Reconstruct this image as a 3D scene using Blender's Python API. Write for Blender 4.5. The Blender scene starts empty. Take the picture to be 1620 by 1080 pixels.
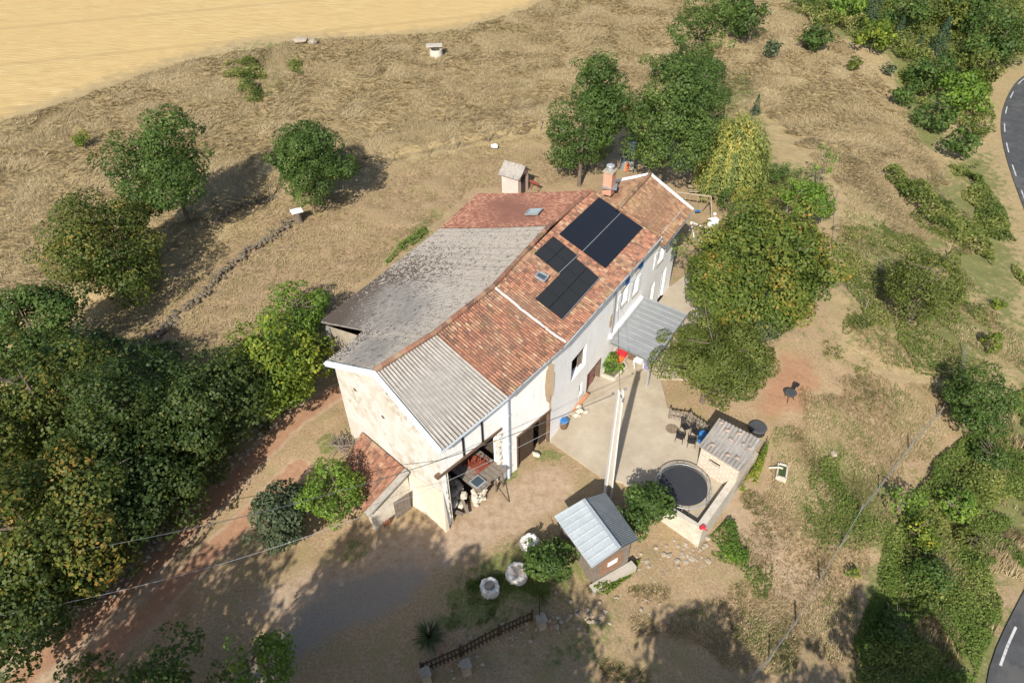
import bpy, math, random
import numpy as np
from mathutils import Matrix, Vector
rng = np.random.default_rng(7); random.seed(7)
SC = bpy.context.scene; COL = SC.collection
# ------------------------------------------------------------------ camera
HC = 34.0; FP = 1080.0
_d = np.array([22, 1247, 1080.0]); _d /= np.linalg.norm(_d)
UP = -_d
FY = np.array([0, 0, 1.0]); FY = FY - FY.dot(UP) * UP; FY /= np.linalg.norm(FY)
FX = np.cross(FY, UP)
if FX[0] < 0: FX = -FX
cam = bpy.data.cameras.new('camera'); co = bpy.data.objects.new('camera', cam); COL.objects.link(co)
cam.sensor_width = 36; cam.lens = 24; cam.clip_end = 3000; cam.clip_start = .5
R3 = Matrix(((FX[0], -FX[1], -FX[2]), (FY[0], -FY[1], -FY[2]), (UP[0], -UP[1], -UP[2])))
co.matrix_world = Matrix.Translation((0, 0, HC)) @ R3.to_4x4()
SC.camera = co
# ------------------------------------------------------------------ world, sun, exposure
SUN_EL = math.radians(38); SUN_AZ = (-.31, -.951)
w = bpy.data.worlds.new('World'); SC.world = w; w.use_nodes = True
nt = w.node_tree; bg = nt.nodes['Background']
sky = nt.nodes.new('ShaderNodeTexSky'); sky.sky_type = 'NISHITA'; sky.sun_disc = False
sky.sun_elevation = SUN_EL; sky.sun_rotation = math.atan2(SUN_AZ[0], SUN_AZ[1]) % (2 * math.pi)
sky.dust_density = 1.5
nt.links.new(sky.outputs[0], bg.inputs[0]); bg.inputs[1].default_value = .10
sl = bpy.data.lights.new('sun', 'SUN'); sl.energy = 4.5; sl.angle = math.radians(.55); sl.color = (1, .93, .82)
so = bpy.data.objects.new('sun', sl); COL.objects.link(so)
sd = Vector((SUN_AZ[0] * math.cos(SUN_EL), SUN_AZ[1] * math.cos(SUN_EL), math.sin(SUN_EL)))
so.rotation_euler = sd.to_track_quat('Z', 'Y').to_euler(); so.location = (0, 0, 60)
SC.view_settings.view_transform = 'Standard'; SC.view_settings.look = 'None'
SC.view_settings.exposure = 0.70; SC.view_settings.gamma = 1
# ------------------------------------------------------------------ photo <-> ground maths
def ray(px, py):
    v = np.array([px - 810, py - 540, FP]); return np.array([v @ FX, v @ FY, v @ UP])
CAMP = np.array([0, 0, HC])
def g0(px, py, z=0.):
    r = ray(px, py); return CAMP + r * ((z - HC) / r[2])
def plane_hit(px, py, a, b, c):
    n = np.cross(b - a, c - a); r = ray(px, py); return CAMP + r * (((a - CAMP) @ n) / (r @ n))
def depth_of(p):
    v = np.array([0, 0, 1.]); q = np.asarray(p) - CAMP
    return q[0] * FX[2] + q[1] * FY[2] + q[2] * UP[2]
# value noise
_P = rng.random((257, 257)); _P[256] = _P[0]; _P[:, 256] = _P[:, 0]
def vnoise(x, y, s=1., o=0.):
    x = np.asarray(x) / s + o * 17.3; y = np.asarray(y) / s + o * 9.7
    xi = np.floor(x).astype(int); yi = np.floor(y).astype(int); fx = x - xi; fy = y - yi
    fx = fx * fx * (3 - 2 * fx); fy = fy * fy * (3 - 2 * fy); xi &= 255; yi &= 255
    return (_P[xi, yi] * (1 - fx) + _P[xi + 1, yi] * fx) * (1 - fy) + (_P[xi, yi + 1] * (1 - fx) + _P[xi + 1, yi + 1] * fx) * fy
def sstep(a, b, x):
    t = np.clip((x - a) / (b - a), 0, 1); return t * t * (3 - 2 * t)
def seg_dist(X, Y, pts, closed=False):
    pts = [np.asarray(p)[:2] for p in pts]; n = len(pts); D = np.full(np.shape(X), 1e9)
    for i in range(n if closed else n - 1):
        a = pts[i]; b = pts[(i + 1) % n]; ab = b - a
        t = np.clip(((X - a[0]) * ab[0] + (Y - a[1]) * ab[1]) / max(ab @ ab, 1e-9), 0, 1)
        D = np.minimum(D, np.hypot(X - a[0] - t * ab[0], Y - a[1] - t * ab[1]))
    return D
def inside(X, Y, pts):
    pts = [np.asarray(p)[:2] for p in pts]; r = np.zeros(np.shape(X), bool); n = len(pts)
    for i in range(n):
        a = pts[i]; b = pts[(i + 1) % n]
        c = (a[1] > Y) != (b[1] > Y)
        r ^= c & (X < (b[0] - a[0]) * (Y - a[1]) / (b[1] - a[1] + 1e-12) + a[0])
    return r
def pmask(X, Y, pts, soft=1.):
    d = seg_dist(X, Y, pts, True); s = np.where(inside(X, Y, pts), d, -d); return np.clip(.5 + s / soft / 2, 0, 1)
# road
ROADZ = -4.0
_re = [(1556, 1180), (1548, 1080), (1590, 990), (1622, 930)]
road_edge = [g0(*p, ROADZ)[:2] for p in _re] + [np.array(p) for p in [(41.5, 32), (48, 46)]] + \
    [g0(*p, ROADZ)[:2] for p in [(1622, 335), (1605, 290), (1588, 235), (1583, 190), (1595, 150), (1622, 118)]]
_a = road_edge[-1]; _b = road_edge[-2]; _t = (_a - _b) / np.linalg.norm(_a - _b)
road_edge += [_a + _t * 12 + np.array([5, -1.]), _a + _t * 30 + np.array([22, -2.])]
_a = road_edge[0]; _b = road_edge[1]; _t = (_a - _b) / np.linalg.norm(_a - _b)
road_edge = [_a + _t * 60, _a + _t * 40, _a + _t * 20, _a + _t * 8] + road_edge
def crom(P, n=10):
    P = [np.asarray(p, float) for p in P]; P = [2 * P[0] - P[1]] + P + [2 * P[-1] - P[-2]]; out = []
    for i in range(1, len(P) - 2):
        for k in range(n):
            t = k / n; a, b, c, d = P[i - 1:i + 3]
            out.append(.5 * (2 * b + (c - a) * t + (2 * a - 5 * b + 4 * c - d) * t * t + (3 * b - a - 3 * c + d) * t ** 3))
    out.append(P[-2]); return np.array(out)
RE = crom(road_edge, 10)
_s = np.r_[0, np.cumsum(np.linalg.norm(np.diff(RE, axis=0), axis=1))]; _q = np.arange(0, _s[-1], 1.5); RE = np.stack([np.interp(_q, _s, RE[:, 0]), np.interp(_q, _s, RE[:, 1])], 1)
for _ in range(6): RE[1:-1] = .5 * RE[1:-1] + .25 * (RE[:-2] + RE[2:])
_tg = np.gradient(RE, axis=0); _tg /= np.linalg.norm(_tg, axis=1)[:, None]; RN = np.stack([_tg[:, 1], -_tg[:, 0]], 1)
ROADW = 5.6
RCL = RE + RN * ROADW / 2
_bank = [g0(*p)[:2] for p in [(-200, 560), (200, 470), (330, 385), (460, 310), (600, 270), (700, 245), (850, 215), (930, 205), (1040, 190)]]
def hbase(X, Y):
    X = np.asarray(X, float); Y = np.asarray(Y, float)
    D = seg_dist(X, Y, RCL[::3])
    drop = -4.0 + 4.0 * sstep(4.5, 26, D)
    s = -.50 * X + .866 * Y - 52
    rise = 13 * (1 - np.exp(-np.maximum(0, np.log1p(np.exp(np.clip(s / 6, -30, 30))) * 6) * .085 / 13))
    rise = rise * sstep(6, 50, D)
    far = np.hypot(X, Y - 60); rise = rise * (1 - .5 * sstep(200, 600, far))
    g = -.7 * np.exp(-((X + 9) ** 2 + (Y - 21.5) ** 2) / 14.) - .9 * sstep(0, 1.1, (X - 12.0) * .65 - (Y - 21.2) * .76 - 1.3) * np.exp(-((X - 14.5) ** 2 + (Y - 20.5) ** 2) / 26.)
    # low bank along the back fence
    bd = seg_dist(X, Y, _bank)
    up = (-.50 * X + .866 * Y)
    b = .45 * sstep(-.5, .5, (Y - np.interp(X, [q[0] for q in _bank], [q[1] for q in _bank]))) * sstep(7, 2, bd)
    left = -.9 * sstep(-8, -22, X) * sstep(34, 22, Y)
    return drop + rise + g + b + left
def hz(x, y): return float(hbase(np.array([x]), np.array([y]))[0])
def G(px, py, dz=0.):
    r = ray(px, py); lo, hi = 5., None; ts = np.linspace(.005, .6, 900)
    P = CAMP[None] + r[None] * ts[:, None]; f = P[:, 2] - dz - hbase(P[:, 0], P[:, 1])
    k = np.argmax(f < 0) if (f < 0).any() else len(ts) - 1
    a, b = ts[max(k - 1, 0)], ts[k]; fa, fb = f[max(k - 1, 0)], f[k]
    t = a + (b - a) * fa / (fa - fb + 1e-12); return CAMP + r * t
# ------------------------------------------------------------------ node material helpers
def mat(name, rough=.85, spec=.3, metal=0.):
    m = bpy.data.materials.new(name); m.use_nodes = True; b = m.node_tree.nodes['Principled BSDF']
    b.inputs['Roughness'].default_value = rough; b.inputs['Specular IOR Level'].default_value = spec
    b.inputs['Metallic'].default_value = metal; return m
class N:
    def __init__(s, m): s.t = m.node_tree; s.b = s.t.nodes.get('Principled BSDF')
    def n(s, ty, **k):
        x = s.t.nodes.new(ty)
        for a, v in k.items(): setattr(x, a, v)
        return x
    def l(s, a, b): s.t.links.new(a, b)
    def pos(s, scale=(1, 1, 1), rot=(0, 0, 0)):
        tc = s.n('ShaderNodeTexCoord'); mp = s.n('ShaderNodeMapping'); mp.inputs['Scale'].default_value = scale; mp.inputs['Rotation'].default_value = rot
        s.l(tc.outputs['Object'], mp.inputs[0]); return mp.outputs[0]
    def noise(s, scale, det=4, rough=.6, vec=None, dist=0.):
        x = s.n('ShaderNodeTexNoise'); x.inputs['Scale'].default_value = scale; x.inputs['Detail'].default_value = det
        x.inputs['Roughness'].default_value = rough; x.inputs['Distortion'].default_value = dist
        s.l(vec if vec is not None else s.pos(), x.inputs['Vector']); return x.outputs['Fac']
    def ramp(s, f, stops, interp='LINEAR'):
        x = s.n('ShaderNodeValToRGB'); e = x.color_ramp.elements; x.color_ramp.interpolation = interp
        while len(e) < len(stops): e.new(.5)
        for q, (p, c) in zip(e, stops): q.position = p; q.color = (c[0], c[1], c[2], 1) if hasattr(c, '__len__') else (c, c, c, 1)
        s.l(f, x.inputs[0]); return x.outputs[0]
    def mix(s, f, a, b, mode='MIX'):
        x = s.n('ShaderNodeMix', data_type='RGBA', blend_type=mode)
        for v, i in ((f, 0), (a, 6), (b, 7)):
            if hasattr(v, 'is_output'): s.l(v, x.inputs[i])
            elif i == 0: x.inputs[i].default_value = v
            else: x.inputs[i].default_value = (*v, 1) if hasattr(v, '__len__') else (v, v, v, 1)
        return x.outputs[2]
    def math(s, op, a, b=0., c=None):
        x = s.n('ShaderNodeMath', operation=op)
        for v, i in ((a, 0), (b, 1), (c, 2)):
            if v is None: continue
            if hasattr(v, 'is_output'): s.l(v, x.inputs[i])
            else: x.inputs[i].default_value = v
        return x.outputs[0]
    def attr(s, name, out='Fac'):
        x = s.n('ShaderNodeAttribute', attribute_name=name); return x.outputs[out]
    def smooth(s, v, a, b):
        x = s.n('ShaderNodeMapRange', interpolation_type='SMOOTHSTEP'); s.l(v, x.inputs[0]); x.inputs[1].default_value = a; x.inputs[2].default_value = b; return x.outputs[0]
    def bump(s, h, d=.05, st=.6):
        x = s.n('ShaderNodeBump'); x.inputs['Strength'].default_value = st; x.inputs['Distance'].default_value = d; s.l(h, x.inputs['Height']); s.l(x.outputs[0], s.b.inputs['Normal'])
    def col(s, c):
        if hasattr(c, 'is_output'): s.l(c, s.b.inputs['Base Color'])
        else: s.b.inputs['Base Color'].default_value = (*c, 1)
def stained(name, c1, c2, scale=1.5, rough=.85, bump=.01, c3=None, metal=0., spec=.3, fine=12.):
    m = mat(name, rough, spec, metal); n = N(m); a = n.noise(scale, 6, .65); f = n.noise(fine, 4, .7)
    c = n.ramp(a, [(.35, c1), (.65, c2)])
    c = n.mix(.35, c, n.ramp(f, [(.3, [v * .75 for v in c1]), (.7, [min(1, v * 1.15) for v in c2])]))
    if c3: c = n.mix(n.smooth(n.noise(scale * .6, 8, .7), .54, .64), c, c3)
    n.col(c)
    if bump: n.bump(f, bump)
    return m
M = {}
m = mat('white_render', .9); n = N(m)
c = n.ramp(n.noise(.6, 6, .65), [(.35, (.84, .83, .81)), (.65, (.90, .895, .885))])
c = n.mix(n.math('MULTIPLY', n.smooth(n.noise(2.2, 6, .7, n.pos((1, 1, .22))), .50, .72), .38), c, (.62, .57, .49))
c = n.mix(n.math('MULTIPLY', n.smooth(n.noise(.9, 7, .75), .60, .68), .45), c, (.60, .53, .43)); n.col(c); n.bump(n.noise(9, 5, .7), .012); M['white_render'] = m
M['blue_white'] = stained('blue_white', (.55, .64, .72), (.62, .70, .77), 1.2, .7, 0)
M['road_paint'] = stained('road_paint', (.42, .42, .41), (.66, .66, .65), 3, .7, 0, (.16, .16, .16))
M['white_paint'] = stained('white_paint', (.72, .73, .73), (.80, .80, .80), 2, .6, 0)
M['dark_wood'] = stained('dark_wood', (.045, .028, .018), (.09, .06, .04), 3, .8, .01)
M['brown_wood'] = stained('brown_wood', (.12, .075, .045), (.20, .13, .085), 3, .8, .01)
M['grey_wood'] = stained('grey_wood', (.16, .13, .105), (.28, .24, .20), 4, .9, .01)
M['stone'] = stained('stone', (.26, .22, .17), (.46, .40, .31), 1.5, .95, .03)
M['pale_stone'] = stained('pale_stone', (.45, .40, .32), (.66, .61, .52), 1.5, .95, .03)
M['dark_stone'] = stained('dark_stone', (.10, .085, .06), (.22, .18, .13), 1.2, .95, .03)
M['concrete'] = stained('concrete', (.42, .38, .32), (.52, .48, .41), .8, .95, .008)
M['pole_concrete'] = stained('pole_concrete', (.60, .60, .58), (.72, .71, .69), 1, .9, .004)
M['black'] = stained('black', (.012, .012, .013), (.022, .022, .024), 3, .6, 0)
M['black_plastic'] = stained('black_plastic', (.02, .02, .022), (.035, .035, .038), 3, .4, 0)
M['mat_fabric'] = stained('mat_fabric', (.030, .033, .040), (.042, .045, .052), 1, .7, 0)
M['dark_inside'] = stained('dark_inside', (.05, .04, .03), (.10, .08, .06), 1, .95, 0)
M['blue'] = stained('blue', (.03, .16, .42), (.04, .20, .50), 2, .5, 0)
M['shutter_blue'] = stained('shutter_blue', (.02, .12, .36), (.03, .15, .42), 2, .6, 0)
M['red'] = stained('red', (.55, .03, .04), (.65, .05, .06), 2, .7, 0)
M['orange'] = stained('orange', (.65, .16, .04), (.75, .22, .06), 2, .7, 0)
M['rust'] = stained('rust', (.22, .05, .03), (.36, .10, .06), 4, .7, .004)
M['pink'] = stained('pink', (.60, .42, .38), (.70, .54, .49), .8, .9, .006)
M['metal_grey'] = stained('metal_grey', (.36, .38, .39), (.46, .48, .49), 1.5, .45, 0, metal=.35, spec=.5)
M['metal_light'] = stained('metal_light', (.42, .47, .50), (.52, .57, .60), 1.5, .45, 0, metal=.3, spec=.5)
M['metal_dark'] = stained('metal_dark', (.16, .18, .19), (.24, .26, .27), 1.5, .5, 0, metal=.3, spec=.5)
M['galv'] = stained('galv', (.40, .42, .43), (.50, .52, .52), 5, .4, 0, metal=.6)
M['glass'] = mat('glass_pane', .12, .8); N(M['glass']).col((.06, .08, .10))
M['skyglass'] = mat('skylight_pane', .1, .8); N(M['skyglass']).col((.30, .40, .45))
M['bag'] = stained('bag', (.58, .55, .50), (.74, .72, .68), 5, .8, .04, (.48, .44, .38))
M['purple'] = stained('purple', (.20, .18, .34), (.26, .24, .40), 3, .7, 0)
M['pond'] = mat('pond_water', .15, .6); N(M['pond']).col((.05, .07, .02))
M['bark'] = stained('bark', (.10, .075, .05), (.22, .18, .14), 4, .95, .02)
M['birch_bark'] = stained('birch_bark', (.35, .33, .29), (.6, .58, .54), 4, .9, .01)
M['roof_weight'] = stained('roof_weight', (.34, .25, .20), (.46, .36, .30), 5, .9, .01)
M['swing_wood'] = stained('swing_wood', (.27, .21, .15), (.40, .33, .25), 4, .9, .004)
M['slate'] = stained('slate', (.05, .055, .06), (.09, .095, .1), 2, .6, 0)
def brickmat(name, c1, c2, mortar, w_, h_, axisrot, ms=.02):
    m = mat(name, .9); n = N(m); tc = n.n('ShaderNodeTexCoord'); mp = n.n('ShaderNodeMapping'); mp.inputs['Rotation'].default_value = axisrot
    n.l(tc.outputs['Object'], mp.inputs[0]); b = n.n('ShaderNodeTexBrick'); n.l(mp.outputs[0], b.inputs[0])
    b.inputs['Color1'].default_value = (*c1, 1); b.inputs['Color2'].default_value = (*c2, 1); b.inputs['Mortar'].default_value = (*mortar, 1)
    b.inputs['Scale'].default_value = 1; b.inputs['Mortar Size'].default_value = ms; b.inputs['Brick Width'].default_value = w_; b.inputs['Row Height'].default_value = h_
    n.col(n.mix(.3, b.outputs[0], n.ramp(n.noise(3, 5), [(.3, [v * .7 for v in c1]), (.7, c2)]))); return m
# gable render: cream with bare stone showing through
m = mat('gable_render', .92); n = N(m)
a = n.noise(.7, 7, .7); st = n.noise(2.2, 6, .75)
base = n.mix(n.smooth(a, .4, .62), (.66, .64, .60), (.58, .54, .47))
stn = n.n('ShaderNodeTexVoronoi'); stn.inputs['Scale'].default_value = 3.2; n.l(n.pos((1, 1, 1.8)), stn.inputs['Vector'])
stones = n.mix(.55, n.ramp(stn.outputs['Distance'], [(.1, (.50, .43, .33)), (.6, (.26, .21, .15))]), (.55, .47, .36))
msk = n.math('MULTIPLY', n.smooth(st, .47, .58), n.smooth(n.noise(.45, 4, .6), .36, .56))
n.col(n.mix(n.math('MULTIPLY', msk, .85), base, stones)); n.bump(st, .04); M['gable'] = m
m = mat('roof_tile', .9); n = N(m)   # canal tiles: colour per tile, lichen, moss
v = n.attr('v'); lich = n.noise(9, 6, .75); big = n.noise(.55, 5, .6)
c = n.ramp(v, [(0, (.16, .085, .06)), (.3, (.26, .12, .08)), (.6, (.34, .155, .095)), (.9, (.42, .20, .125)), (1, (.44, .33, .22))])
c = n.mix(n.math('MULTIPLY', n.smooth(big, .4, .68), .55), c, n.ramp(v, [(0, (.16, .10, .07)), (1, (.40, .31, .20))]))
c = n.mix(n.math('MULTIPLY', n.smooth(lich, .54, .66), .6), c, (.52, .46, .34))
c = n.mix(n.math('MULTIPLY', n.smooth(n.noise(1.1, 7, .75), .60, .70), .75), c, (.36, .31, .10))
c = n.mix(n.math('MULTIPLY', n.smooth(n.noise(5, 5, .8), .60, .7), .6), c, (.09, .06, .045))
n.col(c); M['tile'] = m
m = mat('roof_tile_red', .9); n = N(m); v = n.attr('v')
c = n.ramp(v, [(0, (.20, .085, .06)), (.5, (.32, .14, .095)), (1, (.42, .25, .17))])
c = n.mix(n.math('MULTIPLY', n.smooth(n.noise(7, 6, .75), .55, .68), .6), c, (.46, .36, .27))
c = n.mix(n.math('MULTIPLY', n.smooth(n.noise(.8, 5, .7), .5, .7), .5), c, (.24, .10, .07)); n.col(c); M['tile_red'] = m
m = mat('roof_tile_far', .9); n = N(m); v = n.attr('v')
c = n.ramp(v, [(0, (.17, .095, .06)), (.5, (.29, .155, .095)), (1, (.38, .25, .155))])
c = n.mix(n.math('MULTIPLY', n.smooth(n.noise(6, 6, .75), .52, .66), .6), c, (.46, .40, .24))
c = n.mix(n.math('MULTIPLY', n.smooth(n.noise(.7, 5, .7), .45, .7), .5), c, (.30, .22, .11)); n.col(c); M['tile_far'] = m
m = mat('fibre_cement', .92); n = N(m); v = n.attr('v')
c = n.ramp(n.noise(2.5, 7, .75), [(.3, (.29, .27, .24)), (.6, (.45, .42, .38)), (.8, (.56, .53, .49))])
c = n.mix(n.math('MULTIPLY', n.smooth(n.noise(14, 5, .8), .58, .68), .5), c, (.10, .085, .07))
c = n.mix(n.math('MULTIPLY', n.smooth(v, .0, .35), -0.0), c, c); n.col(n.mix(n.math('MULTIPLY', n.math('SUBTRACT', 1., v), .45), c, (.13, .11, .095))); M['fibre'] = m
m = mat('fibre_dark_moss', .95); n = N(m); v = n.attr('v'); mo = n.attr('moss')
c = n.ramp(n.noise(3, 7, .75), [(.3, (.24, .22, .19)), (.5, (.38, .35, .31)), (.75, (.50, .47, .42))])
spots = n.math('ADD', n.noise(3.2, 6, .72, n.pos((1, 1, 1)), .5), n.math('MULTIPLY', mo, .25))
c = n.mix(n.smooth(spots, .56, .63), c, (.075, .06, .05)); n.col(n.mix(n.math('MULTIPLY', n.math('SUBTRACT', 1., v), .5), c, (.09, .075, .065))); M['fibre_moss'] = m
m = mat('solar_cells', .22, .5); n = N(m); n.col((.012, .013, .017)); M['solar_b'] = m
m = mat('solar_cells_matte', .5, .4); n = N(m)
n.col((.020, .021, .021)); M['solar_g'] = m
# ground
m = mat('ground', .97, .1); n = N(m); P_ = n.pos()
c1 = n.n('ShaderNodeAttribute', attribute_name='m1'); s1 = n.n('ShaderNodeSeparateColor'); n.l(c1.outputs['Color'], s1.inputs[0])
c2 = n.n('ShaderNodeAttribute', attribute_name='m2'); s2 = n.n('ShaderNodeSeparateColor'); n.l(c2.outputs['Color'], s2.inputs[0])
wn = n.n('ShaderNodeTexNoise'); wn.inputs['Scale'].default_value = .35; wn.inputs['Detail'].default_value = 3; n.l(P_, wn.inputs['Vector'])
warp = n.n('ShaderNodeVectorMath', operation='MULTIPLY_ADD'); n.l(wn.outputs['Color'], warp.inputs[0]); warp.inputs[1].default_value = (4.5, 4.5, 0); n.l(P_, warp.inputs[2])
mp = n.n('ShaderNodeMapping'); mp.inputs['Scale'].default_value = (.5, 2.6, 1); mp.inputs['Rotation'].default_value = (0, 0, .4); n.l(warp.outputs[0], mp.inputs[0])
strk = n.noise(2.0, 7, .72, mp.outputs[0], .6)
big = n.noise(.09, 5, .6, P_); mid = n.noise(.8, 6, .65, P_); fine = n.noise(7, 5, .75, P_); vfine = n.noise(22, 3, .7, P_)
dry = n.ramp(strk, [(.28, (.26, .195, .10)), (.45, (.37, .28, .15)), (.6, (.45, .35, .195)), (.75, (.53, .43, .255))])
dry = n.mix(n.math('MULTIPLY', n.smooth(big, .4, .65), .35), dry, (.34, .27, .13))
short = n.ramp(fine, [(.3, (.24, .165, .095)), (.5, (.36, .26, .155)), (.7, (.47, .36, .23))])
short = n.mix(n.smooth(mid, .45, .7), short, n.ramp(vfine, [(.3, (.22, .18, .08)), (.7, (.40, .32, .17))]))
c = n.mix(s2.outputs[2], dry, short)
bare = n.ramp(n.noise(2.2, 8, .75, P_), [(.3, (.30, .205, .13)), (.5, (.43, .32, .22)), (.7, (.52, .41, .29))])
c = n.mix(n.smooth(n.math('ADD', s1.outputs[2], n.math('MULTIPLY', n.math('SUBTRACT', mid, .5), .8)), .35, .65), c, bare)
redc = n.ramp(n.noise(3, 6, .7, P_), [(.3, (.30, .15, .085)), (.7, (.44, .25, .155))])
c = n.mix(n.math('MULTIPLY', n.smooth(n.math('ADD', s2.outputs[1], n.math('MULTIPLY', n.math('SUBTRACT', mid, .5), .8)), .35, .8), .8), c, redc)
grv = n.ramp(n.noise(12, 6, .8, P_), [(.3, (.22, .185, .15)), (.7, (.38, .335, .275))])
c = n.mix(n.smooth(n.math('ADD', s2.outputs[0], n.math('MULTIPLY', n.math('SUBTRACT', mid, .5), .8)), .35, .75), c, grv)
# wheat stubble with drill rows
wv = n.n('ShaderNodeTexWave'); wv.inputs['Scale'].default_value = .55; wv.inputs['Distortion'].default_value = 2.5; wv.inputs['Detail'].default_value = 3; wv.inputs['Detail Scale'].default_value = .6
mp2 = n.n('ShaderNodeMapping'); mp2.inputs['Rotation'].default_value = (0, 0, 1.25); n.l(P_, mp2.inputs[0]); n.l(mp2.outputs[0], wv.inputs[0])
mp3 = n.n('ShaderNodeMapping'); mp3.inputs['Rotation'].default_value = (0, 0, -.33); mp3.inputs['Scale'].default_value = (.25, 3, 1); n.l(P_, mp3.inputs[0])
whn = n.noise(1.3, 6, .7, mp3.outputs[0])
wh = n.ramp(n.math('ADD', n.math('MULTIPLY', wv.outputs['Fac'], .16), n.math('MULTIPLY', whn, .84)), [(.3, (.36, .25, .10)), (.45, (.48, .35, .155)), (.6, (.57, .44, .22)), (.72, (.64, .52, .30))])
wh = n.mix(n.math('MULTIPLY', n.smooth(big, .42, .6), .5), wh, (.52, .37, .17))
tw = n.n('ShaderNodeTexWave'); tw.inputs['Scale'].default_value = .022; tw.inputs['Distortion'].default_value = .6; tw.inputs['Detail'].default_value = 1; tw.inputs['Detail Scale'].default_value = .3; n.l(mp2.outputs[0], tw.inputs[0])
wh = n.mix(n.math('MULTIPLY', n.smooth(tw.outputs['Fac'], .975, .995), .35), wh, (.36, .26, .13))
c = n.mix(n.smooth(n.math('ADD', s1.outputs[0], n.math('MULTIPLY', n.math('SUBTRACT', mid, .5), 1.1)), .3, .7), c, wh)
gm = n.math('ADD', s1.outputs[1], n.math('MULTIPLY', n.math('SUBTRACT', n.noise(1.3, 7, .75, P_), .5), 1.7))
grn = n.ramp(fine, [(.3, (.085, .105, .032)), (.5, (.15, .175, .055)), (.7, (.25, .265, .11))])
c = n.mix(n.math('MULTIPLY', n.smooth(gm, .42, .72), .85), c, grn)
n.col(c)
notlong = n.math('MAXIMUM', s2.outputs[2], n.math('MAXIMUM', s1.outputs[2], s1.outputs[0]))
hh = n.math('ADD', n.math('MULTIPLY', n.math('MULTIPLY', strk, .9), n.math('SUBTRACT', 1., notlong)), n.math('MULTIPLY', n.math('ADD', fine, n.math('MULTIPLY', vfine, .5)), .35)); n.bump(hh, .16, .7); M['ground'] = m
m = mat('asphalt', .9); n = N(m); n.col(n.mix(n.smooth(n.noise(.35, 6, .7), .5, .62), n.ramp(n.noise(1.2, 8, .7), [(.3, (.050, .052, .056)), (.7, (.09, .093, .096))]), (.10, .10, .098))); n.bump(n.noise(40, 2), .01); M['asphalt'] = m
m = mat('terrace', .93); n = N(m)
c = n.ramp(n.noise(.5, 7, .7), [(.3, (.36, .30, .22)), (.55, (.46, .395, .30)), (.75, (.52, .465, .37))])
c = n.mix(n.math('MULTIPLY', n.smooth(n.noise(3, 7, .8), .55, .7), .4), c, (.33, .27, .19)); n.col(c); n.bump(n.noise(15, 4), .01); M['terrace'] = m
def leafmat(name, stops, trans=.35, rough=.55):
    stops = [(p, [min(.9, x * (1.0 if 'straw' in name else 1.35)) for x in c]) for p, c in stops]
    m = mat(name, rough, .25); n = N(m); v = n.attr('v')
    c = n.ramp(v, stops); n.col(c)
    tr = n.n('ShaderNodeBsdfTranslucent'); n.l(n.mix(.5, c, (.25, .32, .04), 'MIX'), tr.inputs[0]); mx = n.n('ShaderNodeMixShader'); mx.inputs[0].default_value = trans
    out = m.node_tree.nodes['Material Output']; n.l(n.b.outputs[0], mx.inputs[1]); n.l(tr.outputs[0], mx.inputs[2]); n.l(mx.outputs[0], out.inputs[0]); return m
L = {
 'wood': leafmat('leaf_painted_shade', [(0, (.016, .034, .009)), (.5, (.034, .060, .015)), (.9, (.08, .10, .025)), (1, (.14, .135, .035))]),  # darkened mid green: shade of the left wood is put into the leaf colour
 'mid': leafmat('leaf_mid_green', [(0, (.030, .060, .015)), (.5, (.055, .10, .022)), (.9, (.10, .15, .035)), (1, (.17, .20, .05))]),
 'dark': leafmat('leaf_dark_green', [(0, (.020, .042, .016)), (.5, (.038, .070, .024)), (1, (.08, .12, .04))]),
 'autumn': leafmat('leaf_autumn', [(0, (.04, .07, .015)), (.5, (.08, .12, .022)), (.8, (.14, .16, .028)), (.96, (.22, .17, .03)), (1, (.29, .17, .04))]),
 'autumnsoft': leafmat('leaf_turning', [(0, (.032, .055, .013)), (.45, (.065, .095, .02)), (.72, (.12, .13, .026)), (.92, (.21, .15, .03)), (1, (.29, .16, .04))]),
 'yellow': leafmat('leaf_yellow_green', [(0, (.045, .085, .012)), (.5, (.11, .16, .02)), (.85, (.24, .26, .03)), (1, (.36, .33, .04))]),
 'olive': leafmat('leaf_olive', [(0, (.05, .072, .016)), (.5, (.095, .12, .026)), (.9, (.15, .165, .036)), (1, (.24, .19, .05))]),
 'willow': leafmat('leaf_willow', [(0, (.09, .13, .045)), (.5, (.18, .22, .06)), (.85, (.32, .30, .07)), (1, (.42, .36, .10))]),
 'bright': leafmat('leaf_bright', [(0, (.05, .10, .015)), (.5, (.10, .18, .025)), (1, (.20, .28, .04))]),
 'grey': leafmat('leaf_grey_green', [(0, (.035, .055, .03)), (.5, (.07, .095, .05)), (1, (.13, .16, .09))]),
 'conifer': leafmat('leaf_conifer', [(0, (.015, .035, .018)), (.5, (.030, .06, .03)), (1, (.07, .11, .05))], .15),
 'bramble': leafmat('leaf_bramble', [(0, (.06, .09, .02)), (.35, (.11, .145, .032)), (.65, (.18, .20, .05)), (.85, (.26, .24, .09)), (1, (.36, .29, .15))]),
 'straw': leafmat('dry_straw', [(0, (.22, .165, .085)), (.5, (.39, .30, .165)), (1, (.58, .475, .295))], .2, .8),
 'lawn': leafmat('green_blades', [(0, (.055, .095, .018)), (.6, (.11, .16, .03)), (1, (.24, .25, .08))], .3, .7),
}
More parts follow.
